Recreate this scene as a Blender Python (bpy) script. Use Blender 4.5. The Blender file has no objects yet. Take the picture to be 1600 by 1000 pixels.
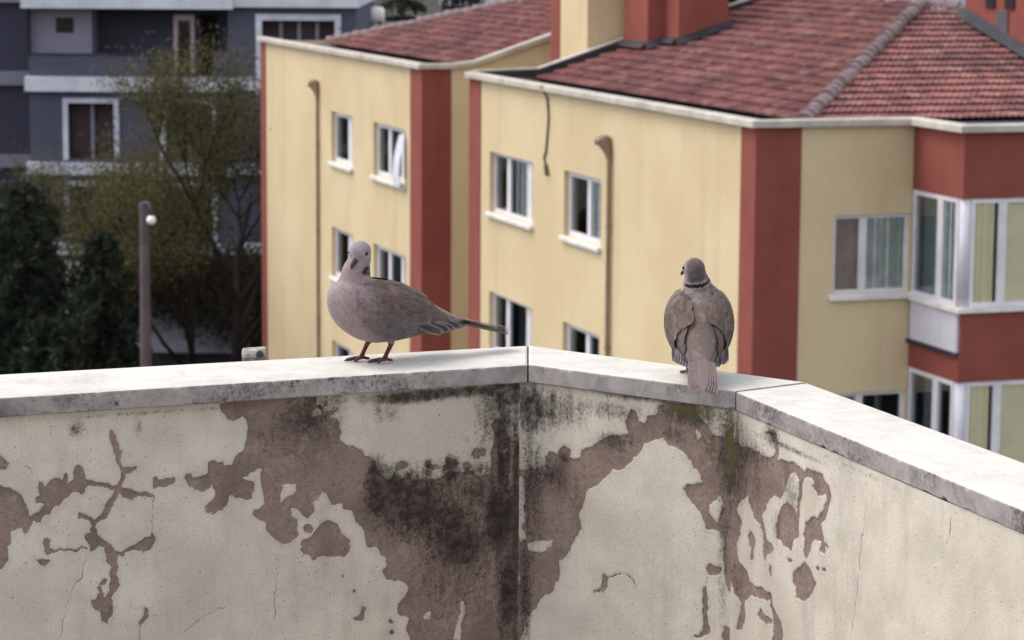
import bpy, bmesh, math, random
import numpy as np
from mathutils import Vector, Matrix, noise as mnoise

# ------------------------------------------------------------------ camera, light, exposure
scene = bpy.context.scene
col = scene.collection
random.seed(7)
CAM_Z = 16.5
PITCH, ROLL = 0.1431, 0.0064
cd = bpy.data.cameras.new('camera')
cd.sensor_width = 36.0
cd.lens = 4216.4 * 36.0 / 1600.0
cd.clip_start = 0.1
cd.clip_end = 2000.0
cd.dof.use_dof = True
cd.dof.focus_distance = 4.42
cd.dof.aperture_fstop = 14.0
cam = bpy.data.objects.new('camera', cd)
col.objects.link(cam)
_fw = Vector((0, math.cos(PITCH), -math.sin(PITCH)))
_up0 = Vector((0, math.sin(PITCH), math.cos(PITCH)))
_rt0 = Vector((1, 0, 0))
_rt = _rt0 * math.cos(ROLL) + _up0 * math.sin(ROLL)
_up = _up0 * math.cos(ROLL) - _rt0 * math.sin(ROLL)
cam.matrix_world = Matrix(((_rt.x, _up.x, -_fw.x, 0), (_rt.y, _up.y, -_fw.y, 0), (_rt.z, _up.z, -_fw.z, CAM_Z), (0, 0, 0, 1)))
scene.camera = cam

SUN_AZ = math.radians(-76)      # from +Y towards +X
SUN_EL = math.radians(58)
world = bpy.data.worlds.new('World')
scene.world = world
world.use_nodes = True
wn = world.node_tree.nodes
sky = wn.new('ShaderNodeTexSky')
sky.sky_type = 'NISHITA'
sky.sun_disc = False
sky.sun_elevation = SUN_EL
sky.sun_rotation = SUN_AZ
sky.air_density = 1.0
sky.dust_density = 1.5
sky.ozone_density = 1.0
hs = wn.new('ShaderNodeHueSaturation')      # thin overcast: the same sky, less blue
hs.inputs['Saturation'].default_value = 0.25
world.node_tree.links.new(sky.outputs['Color'], hs.inputs['Color'])
world.node_tree.links.new(hs.outputs['Color'], wn['Background'].inputs['Color'])
wn['Background'].inputs['Strength'].default_value = 0.15
sd = bpy.data.lights.new('sun', 'SUN')
sd.energy = 0.7
sd.angle = math.radians(30)
sd.color = (1.0, 0.92, 0.80)
sun = bpy.data.objects.new('sun', sd)
col.objects.link(sun)
_to = Vector((math.sin(SUN_AZ) * math.cos(SUN_EL), math.cos(SUN_AZ) * math.cos(SUN_EL), math.sin(SUN_EL)))
sun.rotation_euler = (-_to).to_track_quat('-Z', 'Y').to_euler()
sun.location = (0, 0, 60)
scene.view_settings.view_transform = 'Standard'
scene.view_settings.look = 'None'
scene.view_settings.gamma = 1.0
scene.view_settings.use_curve_mapping = False
scene.view_settings.exposure = 1.22

# ------------------------------------------------------------------ helpers
def lin(r, g, b):
    f = lambda c: (c / 255 / 12.92) if c <= 10 else ((c / 255 + 0.055) / 1.055) ** 2.4
    return (f(r), f(g), f(b), 1.0)

class NT:
    """tiny node-tree writer"""
    def __init__(s, name):
        s.m = bpy.data.materials.new(name)
        s.m.use_nodes = True
        s.t = s.m.node_tree
        s.n = s.t.nodes
        s.b = s.n['Principled BSDF']
        s.out = s.n['Material Output']
    def new(s, kind, **kw):
        n = s.n.new(kind)
        for k, v in kw.items():
            setattr(n, k, v)
        return n
    def ln(s, a, b):
        s.t.links.new(a, b)
    def val(s, sock, v):
        if hasattr(v, 'links') or isinstance(v, bpy.types.NodeSocket):
            s.ln(v, sock)
        else:
            sock.default_value = v
    def noise(s, scale, detail=4, rough=0.55, coord=None, dist=0.0):
        n = s.new('ShaderNodeTexNoise')
        n.inputs['Scale'].default_value = scale
        n.inputs['Detail'].default_value = detail
        n.inputs['Roughness'].default_value = rough
        n.inputs['Distortion'].default_value = dist
        s.ln(coord if coord is not None else s.obj(), n.inputs['Vector'])
        return n.outputs['Fac']
    def obj(s):
        if not hasattr(s, '_tc'):
            s._tc = s.new('ShaderNodeTexCoord')
        return s._tc.outputs['Object']
    def pos(s):
        if not hasattr(s, '_geo'):
            s._geo = s.new('ShaderNodeNewGeometry')
        return s._geo.outputs['Position']
    def scaled(s, coord, sc):
        n = s.new('ShaderNodeMapping')
        n.inputs['Scale'].default_value = sc
        s.ln(coord, n.inputs['Vector'])
        return n.outputs['Vector']
    def math(s, op, a, b=0.0, c=0.0, clamp=False):
        n = s.new('ShaderNodeMath', operation=op)
        n.use_clamp = clamp
        s.val(n.inputs[0], a); s.val(n.inputs[1], b)
        if len(n.inputs) > 2: s.val(n.inputs[2], c)
        return n.outputs[0]
    def ramp(s, fac, lo, hi):
        n = s.new('ShaderNodeMapRange')
        n.interpolation_type = 'SMOOTHSTEP'
        s.val(n.inputs['Value'], fac)
        s.val(n.inputs['From Min'], lo); s.val(n.inputs['From Max'], hi)
        return n.outputs['Result']
    def mix(s, fac, a, b, mode='MIX'):
        n = s.new('ShaderNodeMix', data_type='RGBA', blend_type=mode)
        s.val(n.inputs[0], fac); s.val(n.inputs[6], a); s.val(n.inputs[7], b)
        return n.outputs[2]
    def attr(s, name):
        n = s.new('ShaderNodeAttribute')
        n.attribute_name = name
        return n
    def bump(s, h, strength=0.3, dist=0.01):
        n = s.new('ShaderNodeBump')
        n.inputs['Strength'].default_value = strength
        n.inputs['Distance'].default_value = dist
        s.ln(h, n.inputs['Height'])
        s.ln(n.outputs['Normal'], s.b.inputs['Normal'])
    def fin(s, color, rough=0.8, spec=0.3, metal=0.0):
        s.val(s.b.inputs['Base Color'], color)
        s.val(s.b.inputs['Roughness'], rough)
        s.b.inputs['Specular IOR Level'].default_value = spec
        s.b.inputs['Metallic'].default_value = metal
        return s.m

def mat_mottled(name, c1, c2, scale=3.0, rough=0.85, spec=0.25, grain=60.0, bump=0.2, bdist=0.004, streak=None):
    t = NT(name)
    f = t.ramp(t.noise(scale, 6, 0.6), 0.32, 0.68)
    c = t.mix(f, c1, c2)
    g = t.noise(grain, 3, 0.7)
    c = t.mix(t.math('MULTIPLY', t.ramp(g, 0.35, 0.75), 0.28), c, (c1[0] * .55, c1[1] * .55, c1[2] * .55, 1))
    if streak:
        s = t.noise(streak[0], 5, 0.6, coord=t.scaled(t.obj(), (1, 1, streak[1])))
        c = t.mix(t.math('MULTIPLY', t.ramp(s, 0.52, 0.72), streak[2]), c, (c1[0] * .4, c1[1] * .38, c1[2] * .36, 1))
    t.bump(g, bump, bdist)
    return t.fin(c, rough, spec)

def glass_mat(name, tint):
    t = NT(name)
    tr = t.new('ShaderNodeBsdfTransparent'); tr.inputs['Color'].default_value = tint
    gl = t.new('ShaderNodeBsdfGlossy'); gl.inputs['Roughness'].default_value = 0.03
    gl.inputs['Color'].default_value = (.8, .85, .9, 1)
    lw = t.new('ShaderNodeLayerWeight'); lw.inputs['Blend'].default_value = 0.25
    mx = t.new('ShaderNodeMixShader')
    t.ln(t.math('ADD', t.math('MULTIPLY', lw.outputs['Fresnel'], 0.8), 0.03), mx.inputs[0])
    t.ln(tr.outputs[0], mx.inputs[1]); t.ln(gl.outputs[0], mx.inputs[2])
    t.ln(mx.outputs[0], t.out.inputs['Surface'])
    return t.m

def tag(o, label=None, cat=None, group=None, kind=None):
    if label: o['label'] = label
    if cat: o['category'] = cat
    if group: o['group'] = group
    if kind: o['kind'] = kind
    return o

def link(name, me, parent=None, loc=None):
    o = bpy.data.objects.new(name, me)
    col.objects.link(o)
    if parent: o.parent = parent
    if loc is not None: o.location = loc
    return o

def empty(name, loc, rz=0.0):
    o = link(name, None, None, loc)
    o.rotation_euler = (0, 0, rz)
    o.empty_display_size = 0.3
    return o

class MB:
    """collects shapes, builds ONE mesh"""
    def __init__(s):
        s.v = []; s.f = []; s.mi = []
    def add(s, vs, fs, mi=0):
        k = len(s.v)
        s.v += [tuple(p) for p in vs]
        s.f += [tuple(i + k for i in f) for f in fs]
        s.mi += [mi] * len(fs)
    def box(s, x0, x1, y0, y1, z0, z1, mi=0):
        vs = [(x, y, z) for z in (z0, z1) for y in (y0, y1) for x in (x0, x1)]
        s.add(vs, [(0, 2, 3, 1), (4, 5, 7, 6), (0, 1, 5, 4), (2, 6, 7, 3), (0, 4, 6, 2), (1, 3, 7, 5)], mi)
    def obox(s, o, ax, ay, az, mi=0):
        """box spanned by three edge vectors from corner o"""
        o, ax, ay, az = map(Vector, (o, ax, ay, az))
        vs = [o + ax * i + ay * j + az * k for k in (0, 1) for j in (0, 1) for i in (0, 1)]
        fs = [(0, 2, 3, 1), (4, 5, 7, 6), (0, 1, 5, 4), (2, 6, 7, 3), (0, 4, 6, 2), (1, 3, 7, 5)]
        if ax.cross(ay).dot(az) < 0: fs = [f[::-1] for f in fs]
        s.add(vs, fs, mi)
    def tube(s, pts, rad, n=8, cap=True, mi=0):
        pts = [Vector(p) for p in pts]
        if not hasattr(rad, '__len__'): rad = [rad] * len(pts)
        vs = []; fs = []
        ref = None
        for i, p in enumerate(pts):
            d = (pts[min(i + 1, len(pts) - 1)] - pts[max(i - 1, 0)])
            d = d.normalized() if d.length > 1e-9 else Vector((0, 0, 1))
            if ref is None:
                ref = d.orthogonal().normalized()
            a = (ref - d * ref.dot(d))
            a = a.normalized() if a.length > 1e-6 else d.orthogonal().normalized()
            ref = a
            b = d.cross(a)
            for k in range(n):
                t = 2 * math.pi * k / n
                vs.append(p + (a * math.cos(t) + b * math.sin(t)) * rad[i])
        for i in range(len(pts) - 1):
            for k in range(n):
                k2 = (k + 1) % n
                fs.append((i * n + k, i * n + k2, (i + 1) * n + k2, (i + 1) * n + k))
        if cap:
            fs.append(tuple(range(n - 1, -1, -1)))
            fs.append(tuple(range((len(pts) - 1) * n, len(pts) * n)))
        s.add(vs, fs, mi)
    def ball(s, c, r, nu=16, nv=10, sc=(1, 1, 1), R=None, mi=0):
        c = Vector(c); vs = []
        for j in range(1, nv):
            ph = math.pi * j / nv
            for i in range(nu):
                th = 2 * math.pi * i / nu
                p = Vector((math.sin(ph) * math.cos(th) * sc[0], math.sin(ph) * math.sin(th) * sc[1], math.cos(ph) * sc[2])) * r
                vs.append(c + (R @ p if R else p))
        t = Vector((0, 0, sc[2])) * r
        vs.append(c + (R @ t if R else t)); vs.append(c - (R @ t if R else t))
        fs = []
        for j in range(nv - 2):
            for i in range(nu):
                i2 = (i + 1) % nu
                fs.append((j * nu + i, (j + 1) * nu + i, (j + 1) * nu + i2, j * nu + i2))
        T = (nv - 1) * nu
        for i in range(nu):
            i2 = (i + 1) % nu
            fs.append((T, i, i2)); fs.append((T + 1, (nv - 2) * nu + i2, (nv - 2) * nu + i))
        s.add(vs, fs, mi)
    def mesh(s, name, mats, smooth=False):
        me = bpy.data.meshes.new(name)
        me.from_pydata(s.v, [], s.f)
        for m in (mats if isinstance(mats, (list, tuple)) else [mats]):
            me.materials.append(m)
        if any(s.mi):
            me.polygons.foreach_set('material_index', s.mi)
        if smooth:
            me.polygons.foreach_set('use_smooth', [True] * len(me.polygons))
        me.update()
        return me
    def build(s, name, mats, parent=None, smooth=False, loc=None):
        return link(name, s.mesh(name, mats, smooth), parent, loc)

def bevel_mesh(me, w, seg=2):
    bm = bmesh.new(); bm.from_mesh(me)
    bmesh.ops.remove_doubles(bm, verts=bm.verts, dist=1e-5)
    es = [e for e in bm.edges if len(e.link_faces) == 2 and e.calc_face_angle(0) > 0.5]
    bmesh.ops.bevel(bm, geom=es, offset=w, segments=seg, affect='EDGES', profile=0.6)
    bm.to_mesh(me); bm.free()

# ------------------------------------------------------------------ materials
M = {}
M['yellow'] = mat_mottled('yellow_render', lin(210, 190, 155), lin(199, 178, 142), 0.45, 0.9, 0.15, 18, 0.35, 0.015, streak=(1.5, 0.10, 0.22))
M['red'] = mat_mottled('red_render', lin(140, 79, 70), lin(129, 71, 63), 0.9, 0.9, 0.15, 25, 0.25, 0.01, streak=(1.6, 0.12, 0.2))
M['rim'] = mat_mottled('concrete_rim', lin(196, 188, 178), lin(166, 156, 146), 1.4, 0.85, 0.2, 20, 0.2, 0.006, streak=(2.5, 0.5, 0.35))
M['bitumen'] = mat_mottled('bitumen_flashing', lin(38, 37, 45), lin(54, 52, 60), 1.5, 0.7, 0.3, 14, 0.3, 0.01)
M['upvc'] = mat_mottled('white_window_frame', lin(222, 218, 222), lin(206, 200, 206), 2, 0.45, 0.4, 30, 0.0, 0.001)
M['sill'] = mat_mottled('marble_sill', lin(228, 224, 220), lin(206, 200, 196), 3, 0.6, 0.3, 30, 0.1, 0.002)
M['panel'] = mat_mottled('pale_panel', lin(206, 202, 210), lin(196, 192, 200), 3, 0.6, 0.3, 30, 0.1, 0.002)
M['glass'] = glass_mat('window_glass', (.92, .94, .93, 1))
M['clear_glass'] = glass_mat('clear_window_glass', (.95, .96, .94, 1))
M['curtain'] = mat_mottled('grey_curtain', lin(190, 194, 190), lin(166, 170, 168), 6, 0.95, 0.1, 40, 0.1, 0.002)
M['cream_blind'] = mat_mottled('cream_blind', lin(250, 238, 210), lin(242, 229, 200), 4, 0.9, 0.1, 40, 0.1, 0.002)
M['pink_curtain'] = mat_mottled('pinkish_curtain', lin(186, 164, 156), lin(170, 148, 142), 4, 0.9, 0.1, 40, 0.1, 0.002)
M['white_cloth'] = mat_mottled('white_cloth', lin(226, 224, 230), lin(208, 206, 216), 4, 0.9, 0.1, 40, 0.1, 0.002)
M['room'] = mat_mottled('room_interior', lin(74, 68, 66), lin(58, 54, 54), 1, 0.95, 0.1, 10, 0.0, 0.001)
M['pipe'] = mat_mottled('brown_pipe', lin(144, 122, 104), lin(124, 104, 88), 3, 0.6, 0.3, 20, 0.1, 0.003)
M['cable'] = mat_mottled('dark_cable', lin(92, 74, 66), lin(80, 66, 60), 3, 0.7, 0.3, 20, 0.1, 0.003)
M['dark_metal'] = mat_mottled('dark_metal', lin(56, 54, 62), lin(70, 66, 72), 6, 0.5, 0.4, 40, 0.1, 0.002)
M['slate'] = mat_mottled('slate_blue_render', lin(84, 84, 100), lin(76, 76, 92), 0.6, 0.9, 0.2, 10, 0.2, 0.01, streak=(1.2, 0.15, 0.15))
M['slate_dark'] = mat_mottled('dark_slate_render', lin(66, 65, 80), lin(60, 59, 74), 0.6, 0.9, 0.2, 10, 0.2, 0.01)
M['lilac'] = mat_mottled('pale_lilac_render', lin(126, 124, 140), lin(118, 116, 132), 0.6, 0.9, 0.2, 10, 0.2, 0.01)
M['white_trim'] = mat_mottled('white_trim', lin(204, 206, 216), lin(180, 182, 194), 1.0, 0.8, 0.2, 10, 0.2, 0.01, streak=(1.6, 0.3, 0.2))
M['void'] = mat_mottled('dark_room', lin(58, 48, 48), lin(46, 40, 42), 0.8, 0.95, 0.1, 10, 0.0, 0.01)
M['brown_inside'] = mat_mottled('brown_loggia', lin(78, 66, 68), lin(66, 56, 60), 0.8, 0.9, 0.1, 10, 0.1, 0.01)
M['door_pink'] = mat_mottled('pinkish_door', lin(206, 186, 194), lin(192, 172, 182), 2, 0.6, 0.3, 10, 0.1, 0.01)
M['concrete'] = mat_mottled('pole_concrete', lin(100, 90, 94), lin(86, 77, 82), 2, 0.9, 0.2, 20, 0.3, 0.005, streak=(2, 0.1, 0.2))
M['globe'] = mat_mottled('opal_globe', lin(244, 244, 240), lin(236, 236, 232), 2, 0.25, 0.5, 20, 0.0, 0.001)
M['bark'] = mat_mottled('bark', lin(50, 42, 40), lin(40, 34, 34), 3, 0.95, 0.1, 20, 0.5, 0.02)
M['grey_roof'] = mat_mottled('grey_sheet_roof', lin(112, 110, 122), lin(96, 94, 106), 1.2, 0.7, 0.3, 10, 0.2, 0.01)
M['ground'] = mat_mottled('ground_earth', lin(60, 57, 52), lin(48, 50, 42), 0.25, 0.95, 0.1, 6, 0.3, 0.02)
M['asphalt'] = mat_mottled('asphalt', lin(58, 56, 60), lin(50, 49, 54), 0.4, 0.95, 0.2, 30, 0.3, 0.01)
M['terrace'] = mat_mottled('terrace_screed', lin(150, 142, 132), lin(130, 122, 114), 3, 0.9, 0.2, 40, 0.2, 0.003)
M['tank'] = mat_mottled('white_tank', lin(232, 230, 228), lin(220, 216, 214), 2, 0.4, 0.4, 20, 0.0, 0.001)
M['dusk_wall'] = mat_mottled('dark_house_wall', lin(72, 70, 82), lin(62, 60, 72), 1, 0.9, 0.2, 10, 0.1, 0.01)
M['far_wall'] = mat_mottled('far_pale_wall', lin(190, 192, 200), lin(178, 180, 190), 0.5, 0.9, 0.2, 10, 0.1, 0.01)
M['mortar'] = mat_mottled('hip_mortar', lin(142, 122, 120), lin(104, 94, 98), 2.6, 0.9, 0.15, 14, 0.5, 0.02)

def tile_mat():
    t = NT('clay_roof_tile')
    oi = t.new('ShaderNodeObjectInfo')
    a = t.attr('tint')
    r = t.math('FRACT', t.math('ADD', oi.outputs['Random'], a.outputs['Fac']))
    c = t.mix(r, lin(100, 65, 67), lin(146, 97, 93))
    n = t.noise(0.55, 5, 0.6, coord=t.pos())
    c = t.mix(t.math('MULTIPLY', t.ramp(n, 0.46, 0.68), 0.55), c, lin(78, 56, 62))
    n2 = t.noise(2.2, 5, 0.65, coord=t.pos())
    c = t.mix(t.math('MULTIPLY', t.ramp(n2, 0.5, 0.68), 0.6), c, lin(172, 132, 120))
    n3 = t.noise(18, 4, 0.7, coord=t.pos())
    c = t.mix(t.math('MULTIPLY', t.ramp(n3, 0.5, 0.8), 0.45), c, lin(70, 48, 52))
    t.bump(n3, 0.3, 0.01)
    return t.fin(c, 0.85, 0.2)
M['tile'] = tile_mat()

def leaf_mat(name, c1, c2, c3):
    t = NT(name)
    a = t.attr('tint')
    c = t.mix(a.outputs['Fac'], c1, c2)
    n = t.noise(0.7, 3, 0.5, coord=t.pos())
    c = t.mix(t.math('MULTIPLY', t.ramp(n, 0.45, 0.65), 0.6), c, c3)
    t.fin(c, 0.75, 0.2)
    tl = t.new('ShaderNodeBsdfTranslucent')
    t.ln(c, tl.inputs['Color'])
    mx = t.new('ShaderNodeMixShader'); mx.inputs[0].default_value = 0.25
    t.ln(t.b.outputs[0], mx.inputs[1]); t.ln(tl.outputs[0], mx.inputs[2])
    t.ln(mx.outputs[0], t.out.inputs['Surface'])
    return t.m
M['bud'] = leaf_mat('budding_leaves', lin(76, 76, 50), lin(100, 96, 58), lin(70, 60, 48))
M['needle'] = leaf_mat('conifer_needles', lin(36, 43, 35), lin(50, 58, 43), lin(30, 35, 32))
M['dull_leaf'] = leaf_mat('dull_leaves', lin(54, 54, 38), lin(70, 62, 40), lin(52, 42, 36))

# ------------------------------------------------------------------ setting: ground, street
g = MB(); g.add([(-900, -300, 0), (900, -300, 0), (900, 1500, 0), (-900, 1500, 0)], [(0, 1, 2, 3)])
tag(g.build('ground', M['ground']), kind='structure')
g = MB(); g.add([(-60, 33, .004), (60, 33, .004), (60, 39, .004), (-60, 39, .004)], [(0, 1, 2, 3)])
tag(g.build('road', M['asphalt']), kind='structure')

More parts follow.
